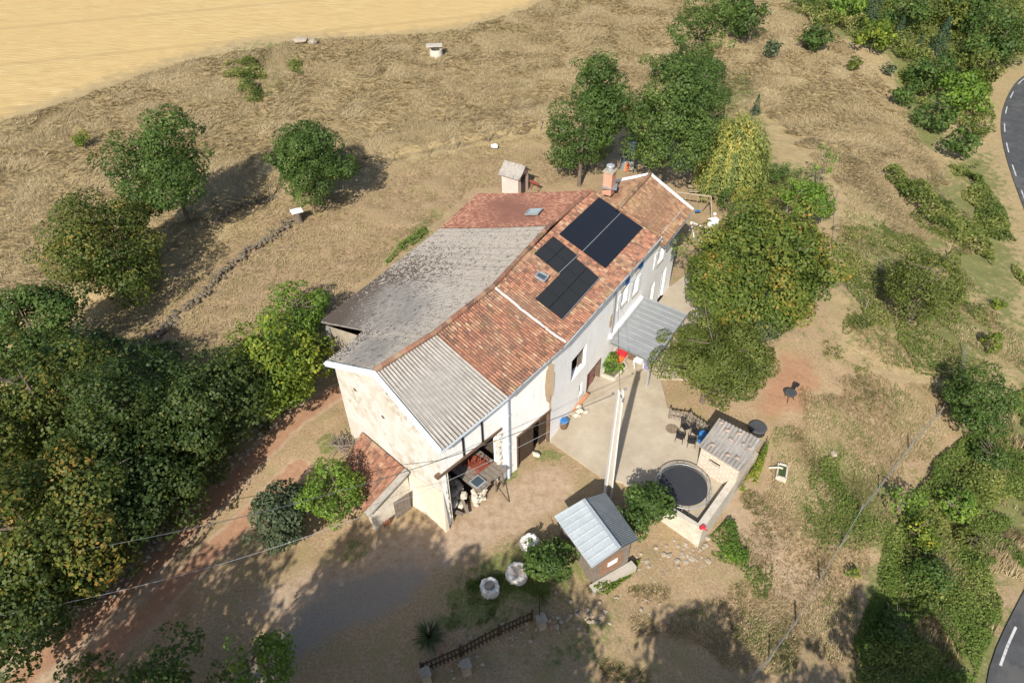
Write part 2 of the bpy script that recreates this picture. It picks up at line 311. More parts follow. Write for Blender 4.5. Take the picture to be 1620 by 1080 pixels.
for m_ in bpy.data.materials:      # reflectance calibration of every surface except fresh limewash and paint
    if m_.name in ('white_render', 'white_paint', 'bag', 'blue_white'): continue
    k_ = .74 if m_.name in ('roof_tile', 'roof_tile_red', 'roof_tile_far') else .86
    for n_ in m_.node_tree.nodes:
        if n_.type == 'VALTORGB':
            for e_ in n_.color_ramp.elements: e_.color = [e_.color[0] * k_, e_.color[1] * k_, e_.color[2] * k_, 1]
        elif n_.type == 'MIX':
            for q_ in (6, 7):
                if not n_.inputs[q_].is_linked: c_ = n_.inputs[q_].default_value; n_.inputs[q_].default_value = (c_[0] * k_, c_[1] * k_, c_[2] * k_, 1)
# ------------------------------------------------------------------ object helpers
def tag(o, label=None, cat=None, group=None, kind=None):
    if label: o['label'] = label
    if cat: o['category'] = cat
    if group: o['group'] = group
    if kind: o['kind'] = kind
    return o
def empty(name, loc, label, cat, group=None, rz=0.):
    o = bpy.data.objects.new(name, None); o.empty_display_size = .3; o.location = tuple(loc); o.rotation_euler = (0, 0, rz); COL.objects.link(o)
    return tag(o, label, cat, group)
class MB:
    def __init__(s): s.v = []; s.f = []; s.nv = 0; s.fa = []
    def add(s, V, F, fa=None):
        V = np.asarray(V, float).reshape(-1, 3); s.v.append(V); s.f += [tuple(int(i) + s.nv for i in f) for f in F]; s.nv += len(V)
        s.fa += (list(fa) if fa is not None else [.5] * len(F)); return s
    def box(s, c, d, rz=0., top=1., fa=None, lean=(0, 0)):
        hx, hy, hz_ = d[0] / 2, d[1] / 2, d[2] / 2; V = []
        for z, k in ((-1, 1), (1, top)):
            for x, y in ((-1, -1), (1, -1), (1, 1), (-1, 1)):
                X = x * hx * k; Y = y * hy * k; cx, sx = math.cos(rz), math.sin(rz)
                V.append((c[0] + X * cx - Y * sx + (lean[0] if z > 0 else 0), c[1] + X * sx + Y * cx + (lean[1] if z > 0 else 0), c[2] + z * hz_))
        return s.add(V, [(0, 3, 2, 1), (4, 5, 6, 7), (0, 1, 5, 4), (1, 2, 6, 5), (2, 3, 7, 6), (3, 0, 4, 7)], None if fa is None else [fa] * 6)
    def prism(s, pts, z0, z1):   # vertical prism over a plan polygon; z1 scalar or per-vertex
        n = len(pts); z1 = [z1] * n if np.isscalar(z1) else z1; z0 = [z0] * n if np.isscalar(z0) else z0
        V = [(p[0], p[1], z0[i]) for i, p in enumerate(pts)] + [(p[0], p[1], z1[i]) for i, p in enumerate(pts)]
        a = sum(pts[i][0] * pts[(i + 1) % n][1] - pts[(i + 1) % n][0] * pts[i][1] for i in range(n))
        F = [tuple(range(n, 2 * n)), tuple(range(n - 1, -1, -1))] + [(i, (i + 1) % n, n + (i + 1) % n, n + i) for i in range(n)]
        if a < 0: F = [f[::-1] for f in F]
        return s.add(V, F)
    def slab(s, P, t):           # thick sheet from a polygon in space
        P = [np.asarray(p, float) for p in P]; n = len(P); nn = np.cross(P[1] - P[0], P[2] - P[0]); nn /= np.linalg.norm(nn)
        if nn[2] < 0 : P = P[::-1]; nn = -nn
        V = P + [p - nn * t for p in P]
        return s.add(V, [tuple(range(n)), tuple(range(2 * n - 1, n - 1, -1))] + [(i, n + i, n + (i + 1) % n, (i + 1) % n) for i in range(n)])
    def tube(s, P, r, k=8, cap=True):
        P = [np.asarray(p, float) for p in P]; n = len(P); r = [r] * n if np.isscalar(r) else r; V = []
        for i in range(n):
            t = P[min(i + 1, n - 1)] - P[max(i - 1, 0)]; t /= np.linalg.norm(t) + 1e-9
            a = np.array([0, 0, 1.]) if abs(t[2]) < .9 else np.array([1., 0, 0]); u = np.cross(t, a); u /= np.linalg.norm(u); w_ = np.cross(t, u)
            for j in range(k):
                q = 2 * math.pi * j / k; V.append(P[i] + r[i] * (u * math.cos(q) + w_ * math.sin(q)))
        F = [(i * k + j, i * k + (j + 1) % k, (i + 1) * k + (j + 1) % k, (i + 1) * k + j) for i in range(n - 1) for j in range(k)]
        if cap: F += [tuple(range(k - 1, -1, -1)), tuple(range((n - 1) * k, n * k))]
        return s.add(V, F)
    def lathe(s, c, prof, k=24, capb=True, capt=True, sq=(1, 1)):
        V = [(c[0] + r * sq[0] * math.cos(2 * math.pi * j / k), c[1] + r * sq[1] * math.sin(2 * math.pi * j / k), c[2] + z) for r, z in prof for j in range(k)]
        n = len(prof); F = [(i * k + j, i * k + (j + 1) % k, (i + 1) * k + (j + 1) % k, (i + 1) * k + j) for i in range(n - 1) for j in range(k)]
        if capb: F.append(tuple(range(k - 1, -1, -1)))
        if capt: F.append(tuple(range((n - 1) * k, n * k)))
        return s.add(V, F)
    def torus(s, c, R, r, k=40, j=8, sx=1, sy=1):
        V = [(c[0] + (R + r * math.cos(b)) * math.cos(a) * sx, c[1] + (R + r * math.cos(b)) * math.sin(a) * sy, c[2] + r * math.sin(b)) for a in np.linspace(0, 2 * math.pi, k, endpoint=False) for b in np.linspace(0, 2 * math.pi, j, endpoint=False)]
        return s.add(V, [(i * j + q, ((i + 1) % k) * j + q, ((i + 1) % k) * j + (q + 1) % j, i * j + (q + 1) % j) for i in range(k) for q in range(j)])
    def rock(s, c, d, seed=0):
        r_ = np.random.default_rng(seed); ph = (1 + 5 ** .5) / 2
        V = np.array([(-1, ph, 0), (1, ph, 0), (-1, -ph, 0), (1, -ph, 0), (0, -1, ph), (0, 1, ph), (0, -1, -ph), (0, 1, -ph), (ph, 0, -1), (ph, 0, 1), (-ph, 0, -1), (-ph, 0, 1)]) / 1.9
        V = V * (1 + r_.uniform(-.25, .2, (12, 1))); a = r_.uniform(0, 6.28); ca, sa = math.cos(a), math.sin(a)
        V = V * np.array(d) / 2; V = np.stack([V[:, 0] * ca - V[:, 1] * sa, V[:, 0] * sa + V[:, 1] * ca, V[:, 2]], 1) + np.array(c)
        F = [(0, 11, 5), (0, 5, 1), (0, 1, 7), (0, 7, 10), (0, 10, 11), (1, 5, 9), (5, 11, 4), (11, 10, 2), (10, 7, 6), (7, 1, 8), (3, 9, 4), (3, 4, 2), (3, 2, 6), (3, 6, 8), (3, 8, 9), (4, 9, 5), (2, 4, 11), (6, 2, 10), (8, 6, 7), (9, 8, 1)]
        return s.add(V, F)
    def build(s, name, m, parent=None, loc=None, smooth=False, world=True, label=None):
        V = np.concatenate(s.v); o3 = np.zeros(3)
        if parent is not None:
            o3 = np.array(chain_loc(parent)) if world else o3
        elif loc is not None: o3 = np.array(loc, float)
        me = bpy.data.meshes.new(name); me.from_pydata((V - o3).tolist(), [], s.f)
        a = me.attributes.new('v', 'FLOAT', 'FACE'); a.data.foreach_set('value', np.array(s.fa, np.float32))
        if smooth: me.polygons.foreach_set('use_smooth', [True] * len(me.polygons))
        me.materials.append(M[m] if isinstance(m, str) else m); me.update()
        o = bpy.data.objects.new(name, me); COL.objects.link(o)
        if parent is not None: o.parent = parent
        elif loc is not None: o.location = tuple(loc)
        if label: o['label'] = label
        return o
def chain_loc(o):
    L_ = Vector((0, 0, 0))
    while o is not None: L_ += o.location; o = o.parent
    return L_
def children(o): return [c for c in bpy.data.objects if c.parent == o]
def copy_tree(o, parent=None):
    c = o.copy(); COL.objects.link(c); c.parent = parent
    for ch in children(o): copy_tree(ch, c)
    return c
def raw_mesh(name, V, nper, m, v=None, parent=None, loc=(0, 0, 0), vert_attr=None):
    """V: (n*nper,3) quads or tris"""
    n = len(V) // nper; me = bpy.data.meshes.new(name); me.vertices.add(len(V)); me.vertices.foreach_set('co', (V).astype(np.float32).ravel())
    me.loops.add(len(V)); me.loops.foreach_set('vertex_index', np.arange(len(V), dtype=np.int32))
    me.polygons.add(n); me.polygons.foreach_set('loop_start', np.arange(0, len(V), nper, dtype=np.int32))
    me.update(calc_edges=True)
    if v is not None:
        a = me.attributes.new('v', 'FLOAT', 'FACE'); a.data.foreach_set('value', np.clip(v, 0, 1).astype(np.float32))
    me.materials.append(m); o = bpy.data.objects.new(name, me); COL.objects.link(o); o.location = loc
    if parent is not None: o.parent = parent
    return o
def leafquads(P, Nn, size, el=1.5, droop=None):
    n = len(P); r = rng.normal(size=(n, 3))
    if droop is not None: r = np.tile(np.array([[0, 0, 1.]]), (n, 1)) + rng.normal(size=(n, 3)) * droop
    Nn = Nn / (np.linalg.norm(Nn, axis=1)[:, None] + 1e-9)
    t = r - (r * Nn).sum(1)[:, None] * Nn; t /= np.linalg.norm(t, axis=1)[:, None] + 1e-9; b = np.cross(Nn, t)
    s = (size * rng.uniform(.6, 1.35, n))[:, None]
    q = np.stack([P - t * s * el * .5, P + b * s * .5 + t * s * .05, P + t * s * el * .5, P - b * s * .5 + t * s * .05], 1)
    q[:, 1] += Nn * s * .15; q[:, 3] += Nn * s * .15
    return q.reshape(-1, 3)
def sph(n):
    v = rng.normal(size=(n, 3)); return v / np.linalg.norm(v, axis=1)[:, None]
def crown_points(a, b, nl, dens, kind='round', lobe=(.26, .42), fill=.12):
    """leaf positions and normals in a crown of half width a, half height b, centred at 0"""
    Ps = []; Ns = []; Vs = []
    if kind == 'conifer':
        n = int(dens * a * b * 9); z = rng.random(n) ** 1.5; ang = rng.uniform(0, 2 * math.pi, n)
        lay = .75 + .25 * np.abs(np.sin(z * 22)) ; nb = 9
        rr = a * (1 - z) ** .8 * lay * (.82 + .18 * np.sin(ang * nb + z * 40)) * rng.uniform(.55, 1, n) ** .5
        P = np.stack([rr * np.cos(ang), rr * np.sin(ang), -b + 2 * b * z - rr * .12], 1)
        Nn = np.stack([np.cos(ang) * .6, np.sin(ang) * .6, np.full(n, .7)], 1) + rng.normal(size=(n, 3)) * .4
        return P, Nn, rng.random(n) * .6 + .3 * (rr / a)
    if kind == 'willow':
        ns = int(230 * a)
        for i in range(ns):
            d_ = sph(1)[0]; d_[2] = abs(d_[2]) * .9; r0 = rng.uniform(.35, 1); st = d_ * np.array([a, a, b]) * r0; ln = rng.uniform(.5, 1.5) * b * (.5 + .5 * r0)
            k = int(ln * 13); t = np.linspace(0, 1, k); P = st + np.stack([d_[0] * t * .5, d_[1] * t * .5, -t * ln], 1) + rng.normal(size=(k, 3)) * .13
            P[:, 2] = np.maximum(P[:, 2], -b * 1.1); Ps.append(P); Ns.append(np.stack([np.full(k, d_[0]), np.full(k, d_[1]), np.full(k, .5)], 1) + rng.normal(size=(k, 3)) * .5)
            Vs.append(np.full(k, rng.random() * .8) + rng.random(k) * .3)
        return np.concatenate(Ps), np.concatenate(Ns), np.concatenate(Vs)
    C = []; dirs = sph(nl * 3); dirs = dirs[dirs[:, 2] > -.75][:nl]
    lump = rng.uniform(.72, 1.2, len(dirs)) if nl < 100 else rng.uniform(.9, 1.12, len(dirs))
    even = nl >= 100; nm = 7 if a > 2 else 4; md = sph(nm); md[:, 2] = md[:, 2] * .8 + .1; mr = rng.uniform(.38, .58, nm); mo_ = rng.uniform(.35, .62, nm)
    for j_, (d_, lu) in enumerate(zip(dirs, lump)):
        lr = rng.uniform(*lobe) * a
        if even or j_ % 4 == 0: c = d_ * np.array([a, a, b]) * max(.25, .82 - lr / a * .7) * lu
        else:
            m_ = j_ % nm; d_ = d_ * .75 + md[m_] * .5; d_ /= np.linalg.norm(d_)
            c = (md[m_] * mo_[m_] + d_ * mr[m_] * rng.uniform(.75, 1.08)) * np.array([a, a, b])
        C.append((c, lr, d_))
    for _ in range(max(2, nl // 7)):     # stray upright shoots
        d_ = sph(1)[0]; d_[2] = abs(d_[2]); lr = .16 * a; C.append((d_ * np.array([a, a, b]) * rng.uniform(.95, 1.08), lr, d_))
    for c, lr, d_ in C:
        n = int(dens * 4 * math.pi * lr * lr); s = sph(n); k = (s @ d_) > -.55; s = s[k]; n = len(s)
        # ragged lobe made of sub clumps
        sc = sph(14); near = (s @ sc.T).max(1); rad = lr * (.70 + .42 * sstep(.72, .98, near)) * rng.uniform(.86, 1.05, n)
        P = c + s * rad[:, None] * np.array([1, 1, .8]); keep = rng.random(n) < (.25 + .75 * sstep(.72, .90, near)); P = P[keep]; s = s[keep]; n = len(P)
        Ps.append(P); Ns.append(s * .9 + np.array([0, 0, .45]) + rng.normal(size=(n, 3)) * .42)
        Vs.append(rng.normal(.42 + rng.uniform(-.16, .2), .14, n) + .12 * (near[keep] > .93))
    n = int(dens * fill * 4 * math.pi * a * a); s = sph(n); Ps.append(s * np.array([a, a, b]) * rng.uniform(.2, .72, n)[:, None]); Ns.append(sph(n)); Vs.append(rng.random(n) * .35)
    return np.concatenate(Ps), np.concatenate(Ns), np.concatenate(Vs)
def trunk_mb(h, r, a, b, hc, bark='bark', nb=7, multi=1):
    mb = MB()
    for q in range(multi):
        o = np.array([random.uniform(-.25, .25) * (multi > 1), random.uniform(-.25, .25) * (multi > 1), 0]); lean = np.array([random.uniform(-.3, .3), random.uniform(-.3, .3), 0]) * (1 + .8 * (multi > 1))
        P = [o + np.array([0, 0, -.4]), o + np.array([0, 0, .1]), o + lean * .4 + (0, 0, h * .35), o + lean * .8 + np.array([.1, -.1, h * .6]), o + lean + (0, 0, h * .86)]
        mb.tube(P, [r * 1.35, r, r * .8, r * .5, r * .12], 8)
        for i in range(nb):
            t = random.uniform(.35, .8); z = h * t; an = random.uniform(0, 6.28); ln = a * random.uniform(.55, .85); base = o + lean * t + np.array([0, 0, z])
            e = base + np.array([math.cos(an) * ln, math.sin(an) * ln, ln * random.uniform(.25, .7)]); mid_ = (base + e) / 2 + np.array([0, 0, -.08 * ln])
            if e[2] > h * .93: e[2] = h * .93
            mb.tube([base, mid_, e], [r * .42 * (1.1 - t * .5), r * .26, r * .06], 5)
    return mb
def tree(name, label, cx, cy, rpx, kind='mid', b_ratio=.95, clear=.25, leaf=.2, nl=34, dens=26, style='round', group=None, cat='tree', tr=None, bark='bark', tipb=0., lobe=(.26, .42), multi=1, fill=.12, hyp=None, world=None):
    """crown centre at photo pixel (cx,cy) with apparent half width rpx; stands on the terrain"""
    if world is not None:
        x, y, a, b, hc = world; base = np.array([x, y, hz(x, y)])
    else:
        hc = 4.
        for _ in range(4):
            p = G(cx, cy, hc); a = rpx * depth_of(p) / FP; b = a * b_ratio; hc = b * (1 + clear)
        base = np.array([p[0], p[1], hz(p[0], p[1])])
    root = empty(name, base, label, cat, group)
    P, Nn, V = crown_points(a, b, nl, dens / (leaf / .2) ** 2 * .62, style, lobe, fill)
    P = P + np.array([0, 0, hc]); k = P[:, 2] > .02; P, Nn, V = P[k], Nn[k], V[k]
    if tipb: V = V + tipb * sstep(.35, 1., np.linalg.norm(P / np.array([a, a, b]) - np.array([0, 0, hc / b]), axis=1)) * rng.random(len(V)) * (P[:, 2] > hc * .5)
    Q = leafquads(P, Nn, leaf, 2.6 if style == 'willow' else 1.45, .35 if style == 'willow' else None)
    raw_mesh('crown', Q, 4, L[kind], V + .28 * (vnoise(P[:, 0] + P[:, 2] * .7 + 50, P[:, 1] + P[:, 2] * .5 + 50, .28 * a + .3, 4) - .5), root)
    h = hc + b; r = tr or max(.06, .045 * a + .03)
    if style == 'conifer':
        MB().tube([(0, 0, -.3), (0, 0, h * .5), (0, 0, h * .97)], [r, r * .6, .02], 7).build('trunk', bark, root, world=False)
    else: trunk_mb(h, r, a, b, hc, nb=7 if a > 1 else 4, multi=multi).build('trunk', bark, root, world=False)
    return root
def bilin(Q, u, v):
    Q = [np.asarray(q, float) for q in Q]; u = np.asarray(u)[..., None]; v = np.asarray(v)[..., None]
    return (Q[0] * (1 - u) + Q[1] * u) * (1 - v) + (Q[3] * (1 - u) + Q[2] * u) * v
def roofgrid(name, Q, m, parent, pitch=.20, row=.31, amp=.042, step=.03, tile=True, samples=5, moss=None, label=None, jitter=.02):
    """Q = ridge start, ridge end, eave end, eave start. real waves and overlapping rows"""
    Q = [np.asarray(q, float) for q in Q]
    W_ = max(np.linalg.norm(Q[1] - Q[0]), np.linalg.norm(Q[2] - Q[3])); H_ = max(np.linalg.norm(Q[3] - Q[0]), np.linalg.norm(Q[2] - Q[1]))
    nc = max(2, round(W_ / pitch)); nr = max(1, round(H_ / row)); nn = np.cross(Q[1] - Q[0], Q[3] - Q[0]); nn /= np.linalg.norm(nn)
    if nn[2] < 0: nn = -nn
    NU = nc * samples + 1; u = np.linspace(0, 1, NU); V = []; F = []; fa = []; ms = []
    wave = np.cos(np.arange(NU) / samples * 2 * math.pi) * amp
    sag = lambda uu, vv: -.05 * np.sin(vv * math.pi) * (1 + vnoise(uu * W_, vv * H_, 3.))
    for r in range(nr):
        v0 = r / nr; v1 = (r + 1.08) / nr; v1 = min(v1, 1.005)
        jt = rng.normal(0, jitter, nc + 1); cst = (.0 if r == 0 else cst0) if False else None; cd = np.random.default_rng(nc).random(nc + 2); j_ = np.repeat(jt, samples)[:NU]; th = rng.random(nc + 1)
        for vv, off in ((v0, 0.), (v1, step)):
            p = bilin(Q, u, np.full(NU, vv) + (j_ / H_ if vv == v1 and tile else 0)); p = p + nn * (wave + off + sag(u, vv) + (j_ * .3 if tile else 0))[:, None]; V.append(p)
        b0 = 2 * r * NU
        for i in range(NU - 1):
            F.append((b0 + i, b0 + NU + i, b0 + NU + i + 1, b0 + i + 1)); k = i // samples
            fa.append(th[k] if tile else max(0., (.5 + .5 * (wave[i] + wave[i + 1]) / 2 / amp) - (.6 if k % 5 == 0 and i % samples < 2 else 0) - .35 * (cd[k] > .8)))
            if moss is not None: ms.append(moss(float(u[i]), v0))
    mb = MB(); mb.add(np.concatenate(V), F, fa); mb.slab([q - nn * (amp + .02) for q in Q], .07)
    o = mb.build(name, m, parent, label=label)
    if moss is not None:
        a = o.data.attributes.new('moss', 'FLOAT', 'FACE'); a.data.foreach_set('value', np.array(ms + [0.] * (len(o.data.polygons) - len(ms)), np.float32))
    return o
# ================================================================== SETTING: ground sheet
def axis(lo, hi, step, far, k=1.16):
    a = list(np.arange(lo, hi, step)); s = step
    x = a[-1]
    while x < far: s *= k; x += s; a.append(x)
    x = lo; s = step
    while x > -far: s *= k; x -= s; a.insert(0, x)
    return np.array(a)
gx = axis(-62, 66, .3, 1500); gy = axis(8, 92, .3, 1600)
GX, GY = np.meshgrid(gx, gy, indexing='ij'); X = GX.ravel(); Y = GY.ravel()
def Gp(pts): return [G(*p)[:2] for p in pts]
field = Gp([(0, 185), (100, 150), (200, 112), (290, 85), (400, 60), (480, 54), (600, 52), (700, 42), (760, 28), (830, 8)]) 
field = field + [field[-1] + np.array([30, 60.]), np.array([60, 900.]), np.array([-900, 900.]), np.array([-900, 100.]), field[0] + np.array([-60, -10.])]
m_field = pmask(X, Y, field, 4.5)
m_green = np.zeros_like(X) + .12 + .12 * sstep(10, 30, X)
def gadd(poly, val, soft=2.):
    global m_green; m_green = np.maximum(m_green, pmask(X, Y, Gp(poly), soft) * val)
gadd([(1280, 720), (1330, 700), (1400, 770), (1420, 830), (1350, 850), (1270, 850), (1230, 770)], .95)
gadd([(1320, 260), (1420, 330), (1560, 470), (1600, 600), (1520, 620), (1330, 560), (1320, 440)], .78, 4)
gadd([(1340, 350), (1420, 390), (1400, 440), (1330, 430)], .8)
gadd([(1330, 480), (1400, 500), (1440, 540), (1330, 540)], .8)
gadd([(1120, 850), (1180, 790), (1230, 850), (1230, 960), (1140, 920)], .7)
gadd([(700, 930), (780, 870), (880, 850), (960, 900), (850, 950), (760, 1000), (690, 1000)], .95)
gadd([(860, 700), (900, 720), (870, 735), (840, 725)], .8, .6)
gadd([(640, 760), (700, 740), (760, 790), (700, 830)], .0)
gadd([(590, 420), (650, 360), (700, 320), (680, 370), (620, 420)], .75)
gadd([(380, 60), (500, 60), (480, 150), (380, 170), (330, 110)], .55)
gadd([(1120, 120), (1200, 100), (1230, 250), (1330, 270), (1310, 330), (1200, 320), (1100, 330)], .6)
gadd([(1230, -30), (1640, -30), (1640, 90), (1540, 120), (1500, 250), (1430, 230), (1400, 90), (1300, 60), (1250, 30)], .9, 3)
gadd([(1500, 240), (1580, 230), (1640, 450), (1640, 640), (1560, 500), (1440, 380), (1390, 290), (1400, 270)], .75, 3)
gadd([(1350, 1100), (1400, 900), (1450, 800), (1560, 700), (1640, 600), (1640, 800), (1540, 1000), (1600, 960), (1545, 1090), (1520, 1100)], 1.2, 2)
gadd([(820, 980), (960, 900), (1000, 960), (1080, 1100), (800, 1100)], .55, 3)
gadd([(0, 500), (180, 540), (500, 500), (520, 600), (300, 800), (100, 1000), (0, 1060)], .6, 3)
gadd([(350, 640), (420, 560), (520, 520), (540, 600), (470, 690)], .7)
gadd([(60, 1080), (220, 960), (340, 1000), (330, 1100)], .45)
for q in [(700, 770), (650, 760), (735, 760), (800, 745), (430, 640), (520, 700), (590, 720), (560, 870)]:
    p = G(*q); m_green = np.maximum(m_green, .72 * sstep(1.6, .4, np.hypot(X - p[0], Y - p[1])))
m_green = m_green + .14 * sstep(14, 22, X) * sstep(60, 45, Y) * (1 - m_green) + .35 * (vnoise(X, Y, 7., 3) - .5) * (m_field < .5)
m_bare = np.zeros_like(X)
def badd(pts, wd, val=1., soft=1.):
    global m_bare; d = seg_dist(X, Y, Gp(pts)); m_bare = np.maximum(m_bare, val * sstep(wd + soft, wd - soft * .3, d))
badd([(40, 1060), (200, 930), (330, 800), (470, 660), (530, 620)], .55)
badd([(140, 1060), (260, 940), (390, 820), (470, 740)], .5)
badd([(60, 1050), (200, 960)], 2.4, .8)
m_bare = np.maximum(m_bare, pmask(X, Y, Gp([(560, 880), (640, 820), (700, 830), (790, 770), (860, 730), (910, 740), (900, 790), (800, 860), (700, 900), (600, 960), (450, 1000), (380, 960), (480, 900)]), 1.6) * .9)
m_bare = np.maximum(m_bare, pmask(X, Y, Gp([(1240, 560), (1290, 600), (1280, 650), (1180, 660), (1190, 600)]), 2) * .5)
badd([(850, 215), (780, 228), (640, 262), (560, 290)], .05, .55, .3)
badd([(1170, 800), (1230, 900), (1330, 950)], 1.6, .5, 2)
m_grav = pmask(X, Y, Gp([(330, 1120), (440, 1000), (520, 920), (620, 880), (700, 890), (640, 960), (520, 1010), (430, 1100)]), 1.8)
m_red = pmask(X, Y, Gp([(1205, 600), (1240, 555), (1285, 565), (1300, 610), (1270, 650), (1210, 660), (1190, 640)]), 1.6)
m_red = np.maximum(m_red, .7 * pmask(X, Y, Gp([(30, 1080), (160, 950), (280, 880), (380, 900), (300, 1000), (200, 1080)]), 3))
m_red = np.maximum(m_red, .4 * pmask(X, Y, Gp([(380, 850), (520, 640), (560, 700), (640, 830), (560, 900)]), 3))
_rr = np.minimum(seg_dist(X, Y, Gp([(30, 1075), (200, 930), (330, 800), (470, 660), (530, 620)])), seg_dist(X, Y, Gp([(140, 1060), (260, 940), (390, 820), (470, 740)])))
m_red = np.maximum(m_red, .85 * sstep(1.3, .3, _rr)); m_green = m_green * (1 - .8 * sstep(1.2, .4, _rr))
m_short = np.maximum(pmask(X, Y, Gp([(150, 560), (340, 400), (450, 320), (600, 275), (850, 222), (1000, 230), (1320, 300), (1330, 560), (1500, 640), (1640, 700), (1640, 1150), (0, 1150), (0, 700)]), 1.5), 0)
Z = hbase(X, Y)
calm = np.maximum.reduce([pmask(X, Y, Gp([(868, 695), (955, 757), (1050, 820), (1105, 840), (1160, 770), (1215, 700), (1130, 660), (1060, 640), (1100, 500), (1120, 380), (1060, 430)]), 1.), sstep(8, 4, seg_dist(X, Y, RCL[::3]))])
Z = Z + (.16 * (vnoise(X, Y, 1.1) - .5) + .16 * (vnoise(X, Y, 4.5, 2) - .5) * (1 - .6 * m_short)) * (1 - calm) * (1 - .7 * np.maximum(m_bare, m_grav)) * (1 - .6 * m_field) - .06
me = bpy.data.meshes.new('ground'); nx, ny = len(gx), len(gy)
I = np.arange(nx * ny).reshape(nx, ny); F = np.stack([I[:-1, :-1], I[1:, :-1], I[1:, 1:], I[:-1, 1:]], -1).reshape(-1, 4)
me.vertices.add(nx * ny); me.vertices.foreach_set('co', np.stack([X, Y, Z], 1).astype(np.float32).ravel())
me.loops.add(F.size); me.loops.foreach_set('vertex_index', F.ravel().astype(np.int32)); me.polygons.add(len(F)); me.polygons.foreach_set('loop_start', np.arange(0, F.size, 4, dtype=np.int32)); me.update(calc_edges=True)
me.polygons.foreach_set('use_smooth', [True] * len(F))
for nm, ch in (('m1', (m_field, m_green, m_bare)), ('m2', (m_grav, m_red, m_short))):
    a = me.attributes.new(nm, 'FLOAT_COLOR', 'POINT'); a.data.foreach_set('color', np.clip(np.stack([*ch, np.ones_like(X)], 1), 0, 1).astype(np.float32).ravel())
me.materials.append(M['ground']); og = bpy.data.objects.new('ground', me); COL.objects.link(og); tag(og, 'dry grass hillside with wheat stubble field above', None, None, 'structure')
# road
def strip(name, A, B, z, m, kind='structure'):
    V = []; F = []
    for a, b in zip(A, B): V += [(a[0], a[1], z), (b[0], b[1], z)]
    F = [(2 * i, 2 * i + 1, 2 * i + 3, 2 * i + 2) for i in range(len(A) - 1)]
    V2 = [(x, y, z - .25) for x, y, z in V]; n2 = len(V)
    F = [f[::-1] for f in F]
    F += [(2 * i, 2 * i + 2, n2 + 2 * i + 2, n2 + 2 * i) for i in range(len(A) - 1)] + [(2 * i + 1, n2 + 2 * i + 1, n2 + 2 * i + 3, 2 * i + 3) for i in range(len(A) - 1)]
    o = MB().add(V + V2, F).build(name, m); tag(o, kind=kind); return o
o = strip('road', RE, RE + RN * ROADW, ROADZ + .03, 'asphalt'); tag(o, 'grey asphalt road curving past the right edge')
seg = np.r_[0, np.cumsum(np.linalg.norm(np.diff(RE, axis=0), axis=1))]
mb = MB(); s_ = 0.
def at_road(s, off):
    i = min(np.searchsorted(seg, s), len(RE) - 1); i = max(i, 1); t = (s - seg[i - 1]) / (seg[i] - seg[i - 1] + 1e-9); p = RE[i - 1] * (1 - t) + RE[i] * t; nrm = RN[i - 1] * (1 - t) + RN[i] * t; return p + nrm * off
while s_ < seg[-1] - 4:
    for off in (.34,):
        q = [at_road(s_, off), at_road(s_ + 1.5, off), at_road(s_ + 3, off), at_road(s_ + 3, off + .13), at_road(s_ + 1.5, off + .13), at_road(s_, off + .13)]
        mb.add([(p[0], p[1], ROADZ + .036) for p in q], [(0, 1, 4, 5)[::-1], (1, 2, 3, 4)[::-1]])
    s_ += 6.5
for f_ in range(len(mb.f)): pass
o = mb.build('road_marking', 'road_paint'); tag(o, 'white dashed edge lines on the road', None, None, 'structure')
for f in o.data.polygons:
    if f.normal.z < 0: f.flip()
# terrace
W0 = np.array([-3.93, 22.99]); J = np.array([2.4, 29.4]); FR = np.array([13.14, 45.83]); WB = np.array([-10.64, 30.01])
t_poly = [J - (.3, -.1), g0(955, 757)[:2], g0(985, 762)[:2], g0(1047, 806)[:2], g0(1103, 836)[:2], g0(1165, 768)[:2], g0(1200, 718)[:2], g0(1122, 676)[:2], g0(1056, 645)[:2], g0(1045, 600)[:2], (12.5, 34.8), (15.2, 40), (17.6, 45.5), (17.2, 48.5), (15.6, 48.2), FR + (.3, .2), FR - (.4, .2)]
o = MB().prism([tuple(p) for p in t_poly], -.9, .05).build('terrace', 'terrace'); tag(o, 'worn pale concrete terrace in front of the farmhouse', None, None, 'structure')
